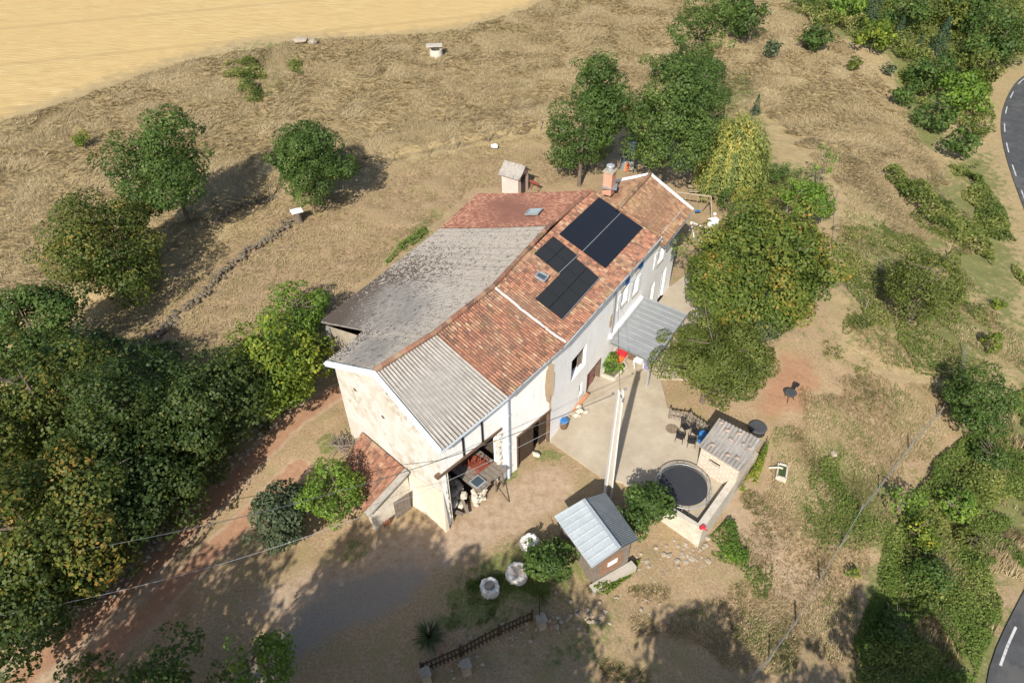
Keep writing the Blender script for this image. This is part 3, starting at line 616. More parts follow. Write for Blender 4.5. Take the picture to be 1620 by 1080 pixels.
# ================================================================== FARMHOUSE
ZR, ZE = 9.5, 7.4
Ra, Rb, Rc, Rd, Re_ = [g0(*p, ZR) for p in [(592, 588), (688, 528), (780, 455), (870, 358), (935, 303)]]
E0, E1, E2, E3 = [g0(*p, ZE) for p in [(698, 713), (803, 628), (895, 545), (1046, 375)]]
B1, B2, B3 = g0(507, 508, 3.9), g0(697, 362, 3.9), g0(755, 308, 3.9)
Kr = g0(670, 539, ZR)
_k = min(np.linspace(.2, .95, 400), key=lambda t: abs(ray(578, 522)[0] / ray(578, 522)[1] - (Kr * (1 - t) + B1 * t)[0] / (Kr * (1 - t) + B1 * t)[1]))
K1 = Kr * (1 - _k) + B1 * _k; K0 = g0(515, 572, K1[2] + .02)
house = empty('farmhouse', (0, 30, 0), 'long white farmhouse and barn with tiled and grey roofs and solar panels', 'farmhouse')
class Wall:
    def __init__(s, p0, p1, flip=1):
        s.p0 = np.asarray(p0, float)[:2]; s.p1 = np.asarray(p1, float)[:2]; s.L = np.linalg.norm(s.p1 - s.p0); s.d = (s.p1 - s.p0) / s.L; s.n = np.array([s.d[1], -s.d[0]]) * flip
    def at(s, u, z, out=0.):
        q = s.p0 + s.d * u + s.n * out; return np.array([q[0], q[1], z])
    def hit(s, px, py, out=0.):
        r = ray(px, py); t = ((s.p0 + s.n * out) @ s.n) / (r[:2] @ s.n); q = r[:2] * t - s.n * out; return (q - s.p0) @ s.d, HC + r[2] * t
    def panel(s, mb, z0, z1, ops, th=.35, u0=0., u1=None):
        u1 = s.L if u1 is None else u1
        us = sorted({u0, u1, *[o[0] for o in ops], *[o[1] for o in ops]}); zs = sorted({z0, z1, *[o[2] for o in ops], *[o[3] for o in ops]})
        for i in range(len(us) - 1):
            for k in range(len(zs) - 1):
                um, zm = (us[i] + us[i + 1]) / 2, (zs[k] + zs[k + 1]) / 2
                if any(o[0] < um < o[1] and o[2] < zm < o[3] for o in ops): continue
                for out, fl in ((0, 1), (-th, -1)):
                    q = [s.at(us[i], zs[k], out), s.at(us[i + 1], zs[k], out), s.at(us[i + 1], zs[k + 1], out), s.at(us[i], zs[k + 1], out)]; mb.add(q, [(0, 1, 2, 3)[::fl]])
        for (a, b, c, d_) in ops:
            for (x0, y0, x1, y1) in ((a, c, a, d_), (b, d_, b, c), (a, d_, b, d_), (b, c, a, c)):
                mb.add([s.at(x0, y0, 0), s.at(x1, y1, 0), s.at(x1, y1, -th), s.at(x0, y0, -th)], [(0, 1, 2, 3)])
        return mb
    def box(s, mb, u0, u1, z0, z1, o0, o1):
        V = [s.at(u, z, o) for z in (z0, z1) for u, o in ((u0, o0), (u1, o0), (u1, o1), (u0, o1))]
        return mb.add(V, [(0, 1, 2, 3), (7, 6, 5, 4), (4, 5, 1, 0), (5, 6, 2, 1), (6, 7, 3, 2), (7, 4, 0, 3)] if False else [(0, 3, 2, 1), (4, 5, 6, 7), (0, 1, 5, 4), (1, 2, 6, 5), (2, 3, 7, 6), (3, 0, 4, 7)])
    def bar(s, mb, a, b, wd, o0, o1):      # bar in the wall plane from (u,z) to (u,z)
        a = np.array(a, float); b = np.array(b, float); t = (b - a) / np.linalg.norm(b - a); q = np.array([-t[1], t[0]]) * wd / 2
        P = [a - q, b - q, b + q, a + q]; V = [s.at(p[0], p[1], o0) for p in P] + [s.at(p[0], p[1], o1) for p in P]
        return mb.add(V, [(0, 1, 2, 3), (7, 6, 5, 4), (0, 4, 5, 1), (1, 5, 6, 2), (2, 6, 7, 3), (3, 7, 4, 0)])
WA = Wall(W0, J); WH = Wall(J, FR); WG = Wall(WB, W0)
FRB = g0(963, 290.5, 7.7)[:2] + (.3, -.1)                     # far gable back corner
# front barn wall
barn_ops = [(.32, 4.35, -1.5, 4.68), (5.9, 8.8, -1.5, 2.86)]
mb = MB(); WA.panel(mb, -1.5, 7.28, barn_ops, .45, 0., 9.0); mb.build('front_barn_wall', 'white_render', house)
loft = (2.42, 4.4, 3.22, 5.05)
win = [(9.3, 10.2, 4.75, 5.95), (11.2, 12.1, 4.35, 5.65)]
ops = [loft, (3.72, 4.15, .85, 1.85), (4.87, 6.95, -1.5, 1.9)] + win + [(9.0, 9.9, 6.35, 7.0), (11.4, 12.3, 6.35, 7.0), (15.6, 16.7, 4.5, 5.8), (15.0, 15.9, .05, 2.9), (17.2, 18.2, .05, 2.9)]
mb = MB(); WH.panel(mb, -1.5, 7.28, ops, .45); mb.build('front_house_wall', 'white_render', house)
# near gable
apex_u = WG.hit(592, 588, .3)[0]
def gable_z(u): return 6.1 + (9.25 - 6.1) * min(1, u / apex_u) if u < apex_u else 9.25 + (7.2 - 9.25) * (u - apex_u) / (WG.L - apex_u)
mb = MB()
for out, fl in ((0, 1), (-.45, -1)):
    N_ = 24; pts = [WG.at(0, -1.8, out)] + [WG.at(WG.L, -1.8, out)] + [WG.at(u, gable_z(u), out) for u in np.linspace(WG.L, 0, N_)]
    mb.add(pts, [tuple(range(len(pts)))[::fl]])
mb.build('gable_wall', 'gable', house)
# lower batter of near gable corner
mb = MB(); q = [WG.at(6.2, 1.9, .02), WG.at(WG.L + .02, 3.2, .02), WG.at(WG.L + .25, -1.2, .35), WG.at(6.2, -1.2, .75), WG.at(6.2, -1.2, 0), WG.at(WG.L + .25, -1.2, 0)]
mb.add(q, [(0, 3, 2, 1), (0, 4, 3), (1, 2, 5)]); mb.build('buttress', stained('buttress_render', (.54, .47, .37), (.63, .56, .46), 1, .95, .02), house)
# back and inner walls
back = [WB, K1[:2] + (.15, -.2), B1[:2] + (.35, -.1), B2[:2] + (.3, -.2), B3[:2] + (.2, -.4), Re_[:2] + (.1, -.3)]
btop = [6.1, 6.1, 3.6, 3.6, 3.6, 9.1]
mb = MB()
for i in range(len(back) - 1):
    a, b = back[i], back[i + 1]; mb.add([(a[0], a[1], -1.5), (b[0], b[1], -1.5), (b[0], b[1], btop[i + 1]), (a[0], a[1], btop[i])], [(0, 1, 2, 3)])
mb.build('back_wall', 'stone', house)
# dark floor and rear partition seen through the barn doors
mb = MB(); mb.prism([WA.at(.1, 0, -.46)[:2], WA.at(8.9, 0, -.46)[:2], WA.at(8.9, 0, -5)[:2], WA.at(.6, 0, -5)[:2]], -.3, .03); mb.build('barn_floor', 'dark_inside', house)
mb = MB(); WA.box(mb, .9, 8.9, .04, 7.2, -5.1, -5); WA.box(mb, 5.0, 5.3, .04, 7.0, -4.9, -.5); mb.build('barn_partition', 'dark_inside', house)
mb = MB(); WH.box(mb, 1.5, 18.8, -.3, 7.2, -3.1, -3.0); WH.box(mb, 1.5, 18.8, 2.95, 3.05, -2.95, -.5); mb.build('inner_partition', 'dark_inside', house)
# far gable (of far block)
FW = Wall(FR, FRB)
Fa = g0(1028, 277, 9.0); Fe = g0(1095, 333, 6.9); Fs = g0(1051, 389, 6.85)
mb = MB(); ua = FW.L * .5
for out, fl in ((0, 1), (-.4, -1)): mb.add([FW.at(0, -1.5, out), FW.at(FW.L, -1.5, out), FW.at(FW.L, 7.3, out), FW.at(float((g0(1028, 277, 9.0)[:2] - FR) @ FW.d), 8.6, out), FW.at(0, 6.75, out)], [(0, 1, 2, 3, 4)[::fl]])
mb.build('far_gable_wall', 'white_render', house)
# ---- roofs
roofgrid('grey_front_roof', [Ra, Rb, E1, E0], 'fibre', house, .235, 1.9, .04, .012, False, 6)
up = np.array([0, 0, .06])
roofgrid('tile_roof', [Rb + up, Rc + up, E2 + up, E1 + up], 'tile', house)
roofgrid('tile_roof', [Rc + up, Re_ + up, E3 + up, E2 + up], 'tile', house)
# back slope: near narrow part, wide fibre cement part, red tiled part
def on_seg(a, b, t): return a * (1 - t) + b * t
mo = lambda u, v: max(0., min(1., 1.5 * (v - .30) / .6)) * max(0, 1 - 1.1 * u) + .35 * max(0, .35 - abs(v - .5)) * (u < .8)
roofgrid('grey_back_roof', [Ra, Kr, K1, K0], 'fibre_moss', house, .177, 1.9, .04, .012, False, 4, moss=lambda u, v: .35 * v)
Bm = on_seg(B1, B2, .45)
roofgrid('grey_back_roof', [Kr, Rc, Bm, B1], 'fibre_moss', house, .177, 1.9, .04, .012, False, 4, moss=lambda u, v: mo(u * .45, v))
roofgrid('grey_back_roof', [Rc, Rd, B2, Bm], 'fibre_moss', house, .177, 1.9, .04, .012, False, 4, moss=lambda u, v: mo(.45 + u * .55, v))
roofgrid('red_back_roof', [Rd + up, Re_ + up, B3 + up, B2 + up], 'tile_red', house)
# far block
FaN = g0(968, 331, 9.0); dirF = (Fa - FaN)
Fs0 = Fs - (Fe - Fs) * .0
FaN = Fa - (Fe - Fs) * 1.0 + np.array([0, 0, -.1])
bk = np.array([-.83, .56, 0]); FbE = g0(963, 290.5, 7.7); FbS = FaN + (FbE - Fa)
roofgrid('far_front_roof', [FaN, Fa, Fe, Fs], 'tile_far', house)
roofgrid('far_back_roof', [Fa, FaN, FbS, FbE], 'tile_far', house)
# ridge caps
def caps(name, P, m, r=.13, step=.42):
    mb = MB()
    for a, b in zip(P[:-1], P[1:]):
        Ln = np.linalg.norm(b - a); k = max(1, int(Ln / step)); d_ = (b - a) / Ln; s_ = np.cross(d_, [0, 0, 1.]); s_ /= np.linalg.norm(s_)
        for i in range(k):
            p0 = a + d_ * Ln * i / k; p1 = a + d_ * Ln * (i + 1.1) / k; V = []
            for p, rr in ((p0, r), (p1, r * 1.12)):
                for an in np.linspace(-.25, math.pi + .25, 7): V.append(p + s_ * math.cos(an) * rr + np.array([0, 0, math.sin(an) * rr - .02]) + rng.normal(0, .006, 3))
            mb.add(V, [(j, j + 1, 8 + j, 7 + j) for j in range(6)], [rng.random()] * 6)
    return mb.build(name, m, house)
upr = np.array([0, 0, .10])
caps('ridge_tiles', [Ra + upr, Rb + upr, Rc + upr, Rd + upr, Re_ + upr], 'tile', .15)
caps('ridge_tiles', [FaN + upr, Fa + upr], 'tile_far')
# verge of main roof at the far block, seam flashing, fascias
def bar3(mb, a, b, w_, h_):
    a = np.asarray(a, float); b = np.asarray(b, float); d_ = (b - a) / np.linalg.norm(b - a); s_ = np.cross(d_, [0, 0, 1.]); s_ /= np.linalg.norm(s_); u_ = np.cross(s_, d_)
    V = [p + s_ * x * w_ / 2 + u_ * y * h_ / 2 for p in (a, b) for x, y in ((-1, -1), (1, -1), (1, 1), (-1, 1))]
    return mb.add(V, [(0, 3, 2, 1), (4, 5, 6, 7), (0, 1, 5, 4), (1, 2, 6, 5), (2, 3, 7, 6), (3, 0, 4, 7)])
mb = MB(); nr_ = np.array([0, 0, .15])
pts = [on_seg(Rc, E2, t) + nr_ + (0, 0, -.10 * math.sin(t * 3.14)) + rng.normal(0, .03, 3) for t in np.linspace(.03, 1, 12)]
for a, b in zip(pts[:-1], pts[1:]): bar3(mb, a, b, .10, .05)
mb.build('seam_flashing', 'white_paint', house)
caps('verge_tiles', [Re_ + upr, E3 + upr], 'tile_far', .12)
gd = np.array([*(WG.n * .22), 0])
mb = MB(); dn = np.array([0, 0, -.16])
for a, b in ((K0, Ra), (Ra, E0)): bar3(mb, a + dn + gd * .4, b + dn + gd * .4, .05, .24)
mb.build('gable_fascia', 'blue_white', house)
mb = MB()    # pale boarded soffit strip between verge and wall on near gable
for a, b in ((K0, Ra), (Ra, E0)):
    ain = a - gd * 1.2; bin_ = b - gd * 1.2
    mb.slab([a + (0, 0, -.05) + gd * .9, b + (0, 0, -.05) + gd * .9, b + (0, 0, .055) - gd * .2, a + (0, 0, .055) - gd * .2], .03)
mb.build('verge_board', 'blue_white', house)
mb = MB()
for a, b in ((E0, E1), (E1, E2), (E2, E3)): bar3(mb, a + (0, 0, -.14), b + (0, 0, -.14), .06, .12)
mb.build('front_fascia', 'blue_white', house)
mb = MB(); fo = np.array([*(WH.n * .09), 0])
mb.tube([E1 + fo + (0, 0, -.06), E2 + fo + (0, 0, -.06)], .06, 6); mb.tube([E2 + fo + (0, 0, -.06), E3 + fo + (0, 0, -.06)], .06, 6); mb.build('gutter', 'galv', house)
mb = MB(); bar3(mb, Fa + (.1, .12, .02), Fe + (.1, .12, .02), .09, .18); bar3(mb, Fa + (.1, .12, .06), FbE + (.1, .12, .09), .09, .18); mb.build('far_verge_board', 'white_paint', house)
mb = MB(); fo2 = np.array([*(WH.n * .08), 0]); mb.tube([Fs + fo2 + (0, 0, -.1), Fe + fo2 + (0, 0, -.1)], .055, 6); mb.build('gutter', 'galv', house)
mb = MB(); bar3(mb, E3 + (-.1, .25, -.1), Fs + (-.3, .4, 0.05), .35, .3); mb.build('eave_end', 'white_paint', house)
# downpipes
mb = MB(); WA.box(mb, 4.93, 5.05, -.2, 7.1, .06, .18); WA.box(mb, 4.90, 5.08, 3.1, 3.16, .0, .2); WA.box(mb, 4.9, 5.08, 5.5, 5.56, 0, .2); mb.build('downpipe', 'blue_white', house)
mb = MB(); WH.box(mb, 8.05, 8.15, 2.7, 7.2, .04, .14); mb.build('downpipe', 'galv', house)
# black wall straps above barn opening, lintels
for u in (1.69, 3.11):
    mb = MB(); WA.box(mb, u - .06, u + .06, 4.85, 7.15 if u > 2 else 6.6, .004, .05); mb.build('iron_strap', 'black', house)
mb = MB(); WA.bar(mb, (-.3, 4.72), (4.6, 4.70), .2, -.2, .06); mb.build('lintel', 'brown_wood', house)
mb = MB(); WA.bar(mb, (5.82, 2.9), (8.9, 2.95), .16, -.2, .05); mb.build('lintel', 'brown_wood', house)
mb = MB()
for i in range(9): mb.rock(WA.at(4.45 + rng.uniform(-.08, .05), .3 + i * .48, -.1), (.4, .45, .42), i)
mb.build('stone_jamb', 'pale_stone', house); mb = MB()
for i in range(9): mb.rock(WA.at(.28 + rng.uniform(-.06, .06), .0 + i * .5, -.15), (.34, .45, .45), 30 + i)
mb.build('stone_jamb', 'pale_stone', house)
# barn doors
def plank_door(W, u0, u1, z0, z1, o, m, parent, np_=6, name='barn_door', swing=0.):
    mb = MB(); wd = (u1 - u0) / np_
    for i in range(np_): W.box(mb, u0 + i * wd + .008, u0 + (i + 1) * wd - .008, z0 + rng.uniform(0, .06), z1, o, o + .04)
    for z in (z0 + .35, z1 - .35): W.box(mb, u0 + .03, u1 - .03, z, z + .12, o + .043, o + .07)
    return mb.build(name, m, parent)
plank_door(WA, 5.98, 7.45, .06, 2.8, -.14, 'dark_wood', house)
plank_door(WA, 8.1, 8.76, .1, 2.8, -.25, 'dark_wood', house, 3)
for u in (5.90, 8.82): mb = MB(); WA.box(mb, u - .06, u + .06, .0, 2.82, -.2, .03); mb.build('door_jamb', 'brown_wood', house)
plank_door(WH, 4.95, 6.3, .06, 1.85, -.2, stained('old_red_door', (.20, .08, .07), (.32, .15, .13), 3, .8, .01), house, 6)
for u in (4.87, 6.87): mb = MB(); WH.box(mb, u, u + .08, .0, 1.88, -.3, .02); mb.build('door_jamb', 'brown_wood', house)
# loft opening frame & shutter
mb = MB(); a, b, c, d_ = loft
for q in ((a, a + .07, c, d_), (b - .07, b, c, d_), (a + .07, b - .07, d_ - .07, d_)): WH.box(mb, *q, -.3, -.2)
f = mb.build('loft_frame', 'grey_wood', house)
plank_door(WH, b - .6, b - .08, c + .05, d_ - .1, -.32, 'grey_wood', house, 3, 'loft_shutter')
def window(u0, u1, z0, z1, shut=None, W=None, parent=None):
    W = W or WH
    mb = MB(); t = .06
    W.box(mb, u0, u1, z0, z0 + t, -.18, -.1); W.box(mb, u0, u1, z1 - t, z1, -.18, -.1); W.box(mb, u0, u0 + t, z0 + t, z1 - t, -.18, -.1); W.box(mb, u1 - t, u1, z0 + t, z1 - t, -.18, -.1); W.box(mb, (u0 + u1) / 2 - .03, (u0 + u1) / 2 + .03, z0 + t, z1 - t, -.18, -.1)
    f = mb.build('window', 'white_paint', parent or house)
    mb = MB(); W.box(mb, u0 + t, u1 - t, z0 + t, z1 - t, -.165, -.15); mb.build('pane', 'glass', f)
    mb = MB(); W.box(mb, u0 - .1, u1 + .1, z0 - .08, z0, 0.003, .1); mb.build('sill', 'pale_stone', f)
    if shut:
        for (a, b) in ((u0 - (u1 - u0) / 2 - .02, u0 - .02), (u1 + .02, u1 + (u1 - u0) / 2 + .02)):
            mb = MB(); W.box(mb, a, b, z0, z1, .02, .06)
            for k in range(5): W.box(mb, a + .05, b - .05, z0 + .1 + k * (z1 - z0 - .2) / 5, z0 + .06 + (k + .7) * (z1 - z0 - .2) / 5, .063, .075)
            mb.build('shutter', shut, f)
    return f
for (a, b, c, d_) in win: window(a, b, c, d_, 'white_paint')
window(9.0, 9.9, 6.35, 7.0); window(11.4, 12.3, 6.35, 7.0); window(15.6, 16.7, 4.5, 5.8, 'white_paint')
window(15.0, 15.9, .05, 2.9); window(17.2, 18.2, .05, 2.9); window(3.72, 4.15, .85, 1.85)
for u in (9.75, 12.0):
    mb = MB(); WH.box(mb, u, u + .62, 6.25, 7.1, .03, .08)
    for k in range(6): WH.box(mb, u + .06, u + .56, 6.32 + k * .12, 6.39 + k * .12, .083, .1)
    mb.build('blue_shutter', 'shutter_blue', house)
# bare stone patches: ragged, a few mm proud
def patch(W, cu, cz, ru, rz, m, seed):
    r_ = np.random.default_rng(seed); n_ = 26; P = []
    for i in range(n_):
        a = 2 * math.pi * i / n_; k = 1 + r_.uniform(-.12, .12); P.append((cu + ru * k * math.cos(a) , cz + rz * k * math.sin(a)))
    V = [W.at(u, z, .012) for u, z in P] + [W.at(u, z, -.01) for u, z in P]
    mb = MB(); mb.add(V, [tuple(range(n_))] + [(i, n_ + i, n_ + (i + 1) % n_, (i + 1) % n_) for i in range(n_)]); mb.build('bare_patch', m, house)
pm = stained('earth_render', (.44, .32, .20), (.56, .43, .29), 1.5, .95, .02)
patch(WA, 8.72, 5.4, .42, 1.75, pm, 1); patch(WH, 8.1, 4.45, .35, .62, pm, 2)
patch(WA, 8.85, 3.4, .10, .9, pm, 3)
for (u, z) in ((1.9, 5.7), (4.6, 5.4), (5.6, 8.0) ): mb = MB(); WG.box(mb, u, u + .22, z, z + .15, .0, .05); mb.build('beam_end', 'brown_wood', house)
# dark recess pipe at the back extension
mb = MB(); p = g0(518, 518, 3.8); mb.tube([p, p + (0.02, 0, -.4), p + (.1, -.05, -3.4)], .16, 10); mb.build('downpipe', 'metal_grey', house)
# solar panels on roof
rn = np.cross(Re_ - Rc, E2 - Rc); rn /= np.linalg.norm(rn); rn = rn if rn[2] > 0 else -rn
def on_roof(px, py): return plane_hit(px, py, Rc + rn * .25, Re_ + rn * .25, E2 + rn * .25)
def panels(Qp, nu, nv, m, gap=.018, skip=lambda i, j: False):
    Q = [on_roof(*q) for q in Qp]
    for i in range(nu):
        for j in range(nv):
            Wd = np.linalg.norm(Q[1] - Q[0]); Hd = np.linalg.norm(Q[3] - Q[0]); gu = gap / Wd; gv = gap / Hd
            c = [bilin(Q, np.array(u), np.array(v)) for u, v in ((i / nu + gu, j / nv + gv), ((i + 1) / nu - gu, j / nv + gv), ((i + 1) / nu - gu, (j + 1) / nv - gv), (i / nu + gu, (j + 1) / nv - gv))]
            mb = MB(); mb.slab(c, .04); f = mb.build('solar_panel', 'galv' if False else 'black', house)
            ins = [on_seg(x, sum(c) / 4, .035) + rn * .003 for x in c]; mb = MB(); mb.slab(ins, .002); mb.build('cells', m, f)
panels([(947.6, 311.6), (982.5, 335.5), (921.5, 397), (884.5, 370)], 1, 5, 'solar_b', .006)
panels([(983.5, 336.5), (1017.7, 360), (958, 424), (922.5, 398)], 1, 5, 'solar_b', .006)
panels([(875, 373), (914, 404), (884.5, 432), (845, 401)], 2, 2, 'solar_g', .012)
panels([(911, 408), (948, 439), (889, 504.7), (847, 471.7)], 2, 4, 'solar_g', .012)
mb = MB(); a, b = on_roof(982.8, 336), on_roof(922, 397.5); bar3(mb, a + rn * .01, b + rn * .01, .05, .03); mb.build('panel_rail', 'galv', house)
mb = MB(); a, b = on_roof(914, 404), on_roof(884.5, 432); bar3(mb, a, b, .05, .05); a, b = on_roof(948, 440), on_roof(889, 506); bar3(mb, a, b, .04, .05); mb.build('panel_rail', 'galv', house)
# skylights
def skylight(Q, m='glass', name='skylight'):
    mb = MB()
    for i in range(4): bar3(mb, Q[i], Q[(i + 1) % 4], .09, .12)
    f = mb.build(name, 'metal_grey', house); mb = MB(); mb.slab([on_seg(q, sum(Q) / 4, .1) for q in Q], .02); mb.build('pane', m, f)
skylight([on_roof(*q) for q in [(853, 430), (868, 437), (861, 445), (847, 437)]])
bn = np.cross(B3 - Rd, Re_ - Rd); bn /= np.linalg.norm(bn); bn = bn if bn[2] > 0 else -bn
skylight([plane_hit(*q, Rd + bn * .2, Re_ + bn * .2, B3 + bn * .2) for q in [(838, 331.5), (858, 330.5), (850, 339), (831, 339)]], 'skyglass')
# chimney
cb = g0(963, 299, 8.8); ang = math.atan2(WH.d[1], WH.d[0])
M['brick'] = brickmat('chimney_brick', (.46, .18, .11), (.54, .25, .16), (.48, .38, .30), .24, .08, (math.pi / 2, 0, 0), .012)
mb = MB(); mb.box((cb[0], cb[1], 9.35), (.7, .7, 1.8), ang); ch = mb.build('chimney', 'brick', house)
mb = MB(); mb.box((cb[0], cb[1], 10.31), (.86, .86, .12), ang); mb.build('chimney_cap', 'stone', ch)
mb = MB(); mb.lathe((cb[0], cb[1], 10.37), [(.22, 0), (.22, .3), (.33, .32), (.3, .4), (.05, .5)], 12); mb.build('cowl', 'metal_grey', ch)
mb = MB(); mb.slab([cb + (-.6, -.5, .35), cb + (.5, -.6, .25), cb + (.7, .3, .3), cb + (-.4, .5, .4)], .06); mb.build('flashing', 'galv', ch)
# satellite dish and trellis on far block
mb = MB(); p = WH.at(17.0, 6.1, .35); mb.lathe(p, [(.42, .0), (.3, -.06), (.1, -.1)], 16); mb.build('wall_dish', 'metal_grey', house)
mb = MB()
for k in range(5): WH.box(mb, 18.6 + k * .18, 18.63 + k * .18, 3.2, 6.2, .1, .13)
for k in range(9): WH.box(mb, 18.55, 19.4, 3.3 + k * .34, 3.33 + k * .34, .133, .15)
mb.build('trellis', 'metal_dark', house)
# lean-to against near gable
lt = empty('lean_to', WG.at(6.0, 0, 1.5), 'small lean-to shed with mossy red tile roof against the near gable', 'shed')
T0, T1 = WG.at(WG.L - 7.9, 1.95, .1), WG.at(WG.L - 3.35, 2.3, .1)
T2 = g0(578, 812, .75); T3 = g0(538, 742, .55)
roofgrid('tile_roof', [T0, T1, T2, T3], 'tile', lt)
mb = MB(); bar3(mb, T1 + (.1, -.1, .05), T2 + (.1, -.1, .05), .42, .1); mb.build('verge_board', 'fibre', lt)
fb = np.array([*g0(593, 842, -.3)[:2]]); fa_ = np.array([*g0(655, 797, -.2)[:2]])
T2i = T2 + (.35, .2, 0); 
mb = MB(); mb.add([(fa_[0], fa_[1], -1.2), (fb[0], fb[1], -1.2), (T2i[0], T2i[1], T2[2] - .12), (T1[0], T1[1] - .05, T1[2] - .1)], [(0, 1, 2, 3)])
t3i = T3 + (.3, .1, 0); mb.add([(fb[0], fb[1], -1.2), (t3i[0], t3i[1], -1.2), (t3i[0], t3i[1], T3[2] - .12), (T2i[0], T2i[1], T2[2] - .12)], [(0, 1, 2, 3)]); mb.build('wall', 'pale_stone', lt)
LW = Wall(fb, fa_)
plank_door(LW, LW.L - 1.35, LW.L - .25, -.35, 1.25, .06, 'grey_wood', lt, 5, 'door')
mb = MB()
for k in range(4): LW.box(mb, LW.L - 2.2 + k * .12, LW.L - 2.15 + k * .12, -.3, .2, .05, .1)
mb.build('grille', 'rust', lt)
# barn deck and its clutter
dk = empty('timber_deck', WA.at(3.2, 0, .3), 'raised timber deck on a stone pillar in the open barn mouth', 'platform')
mb = MB()
for i in range(7): WA.box(mb, 2.1 + i * .32, 2.39 + i * .32, 1.62, 1.7, -3.2, .55 + rng.uniform(-.08, .08))
mb.build('boards', 'grey_wood', dk)
mb = MB(); WA.box(mb, 2.05, 4.35, 1.46, 1.61, .3, .42); WA.box(mb, 2.05, 4.35, 1.46, 1.61, -2.8, -2.6); mb.build('beam', 'brown_wood', dk)
mb = MB()
for k in range(6):
    for i in range(3): mb.rock(WA.at(2.15 + i * .34 + rng.uniform(-.05, .05), .1 + k * .26, .1 + rng.uniform(-.06, .06)), (.46, .5, .32), 60 + k * 3 + i)
mb.build('stone_pillar', 'pale_stone', dk)
for u in (3.6, 4.2): mb = MB(); WA.box(mb, u, u + .12, -.1, 1.46, .25, .37); mb.build('leg', 'grey_wood', dk)
mb = MB()
for k in range(7): bar3(mb, WA.at(2.9 + k * .13, 1.82, -1.6), WA.at(3.0 + k * .13, 1.95, -.3), .05, .06)
for k in range(3): bar3(mb, WA.at(2.7, 1.84 + .03 * k, -1.4 + k * .5), WA.at(4.0, 1.86 + .03 * k, -1.3 + k * .5), .07, .06)
for k in range(4): mb.tube([WA.at(3.0 + k * .3, 1.9, -1.2 + k * .2), WA.at(3.05 + k * .3, 2.3, -1.3 + k * .2)], .03, 6)
o = mb.build('harrow', 'rust', None, WA.at(3.4, 1.72, -.8)); tag(o, 'rusty red harrow frame lying on the barn deck', 'harrow')
fr = empty('window_frame', WA.at(2.5, 1.72, 0), 'old glazed window frame lying on the barn deck corner', 'window frame')
mb = MB(); WA.box(mb, 2.15, 2.9, 1.73, 1.79, -.35, .35); mb.build('frame', 'metal_light', fr)
mb = MB(); WA.box(mb, 2.22, 2.83, 1.793, 1.80, -.28, .28); mb.build('pane', 'glass', fr)
mb = MB()
for k in range(26): mb.rock(WA.at(rng.uniform(.7, 2.2), rng.uniform(.15, .9), rng.uniform(-2.2, -.3)), (.5, .6, .4), 100 + k)
o = mb.build('rubble_pile', 'pale_stone', None, WA.at(1.4, 0, -1)); tag(o, 'heap of pale stones inside the open barn mouth', 'stones')
mb = MB(); bar3(mb, WA.at(1.0, .35, .25), WA.at(.6, .25, -1.2), .22, .08); bar3(mb, WA.at(1.3, .25, .35), WA.at(1.9, .9, -1.2), .18, .06)
o = mb.build('loose_plank', 'grey_wood', None, WA.at(.9, 0, 0)); tag(o, 'grey loose planks at the barn corner', 'planks')
for k in range(4):
    mb = MB(); mb.tube([WA.at(3.3 + k * .25, 1.75, -2.6), WA.at(3.35 + k * .22, 3.3 + .1 * k, -2.95)], .09, 7)
    o = mb.build('wooden_post', 'brown_wood', None, WA.at(3.3 + k * .25, 1.7, -2.6)); tag(o, 'upright reddish wooden post leaning at the back of the barn deck', 'post', 'posts leaning in the barn')
mb = MB(); mb.tube([WA.at(3.7, -.02, 1.4), WA.at(3.45, 1.2, .55)], .03, 6); o = mb.build('prop_stick', 'dark_wood', None, WA.at(3.7, 0, 1.4)); tag(o, 'dark stick leaning against the barn deck', 'stick')
mb = MB(); mb.rock(WA.at(7.4, .15, .25), (.6, .4, .5), 5); o = mb.build('stone_block', 'pale_stone', None, WA.at(7.4, 0, .25)); tag(o, 'pale stone block in front of the dark barn door', 'stone')
# twig pile behind lean-to
p = G(548, 705); mb = MB()
for k in range(60):
    a = rng.uniform(0, 6.28); l_ = rng.uniform(.5, 1.2); c = np.array([p[0] + rng.normal(0, .45), p[1] + rng.normal(0, .45), p[2] + rng.uniform(.05, .6)]); e = np.array([math.cos(a), math.sin(a), rng.uniform(-.2, .3)]) * l_ / 2; mb.tube([c - e, c + e], .025, 4)
o = mb.build('twig_pile', 'grey_wood', None, p); tag(o, 'heap of grey twigs beside the lean-to roof', 'twigs')
# ---- canopy
cp = empty('canopy', WH.at(10.8, 0, .05), 'grey ribbed metal canopy on posts against the house front', 'canopy')
C0, C1, C2, C3 = [g0(*q, z) for q, z in (((966, 540), 2.75), ((1018, 469), 2.9), ((1087, 497), 2.6), ((1034, 572), 2.5))]
Q = [C0, C1, C2, C3]
def ribbed(name, Q, m, parent, pitch=.35, rib=.03, t=.03):
    Q = [np.asarray(q, float) for q in Q]; W_ = np.linalg.norm(Q[1] - Q[0]); k = max(2, int(W_ / pitch)); mb = MB(); mb.slab(Q, t)
    for i in range(k + 1):
        a = on_seg(Q[0], Q[1], min(.997, max(.003, i / k))) + (0, 0, rib * .8); b = on_seg(Q[3], Q[2], min(.997, max(.003, i / k))) + (0, 0, rib * .8); bar3(mb, a, b, .05, rib)
    return mb.build(name, m, parent)
ribbed('roof_sheet', Q, 'metal_grey', cp, .55)
mb = MB()
for a, b in ((C0, C3), (C3, C2), (C1, C2)): bar3(mb, a + (0, 0, -.12), b + (0, 0, -.12), .08, .14)
mb.build('beam', 'metal_dark', cp)
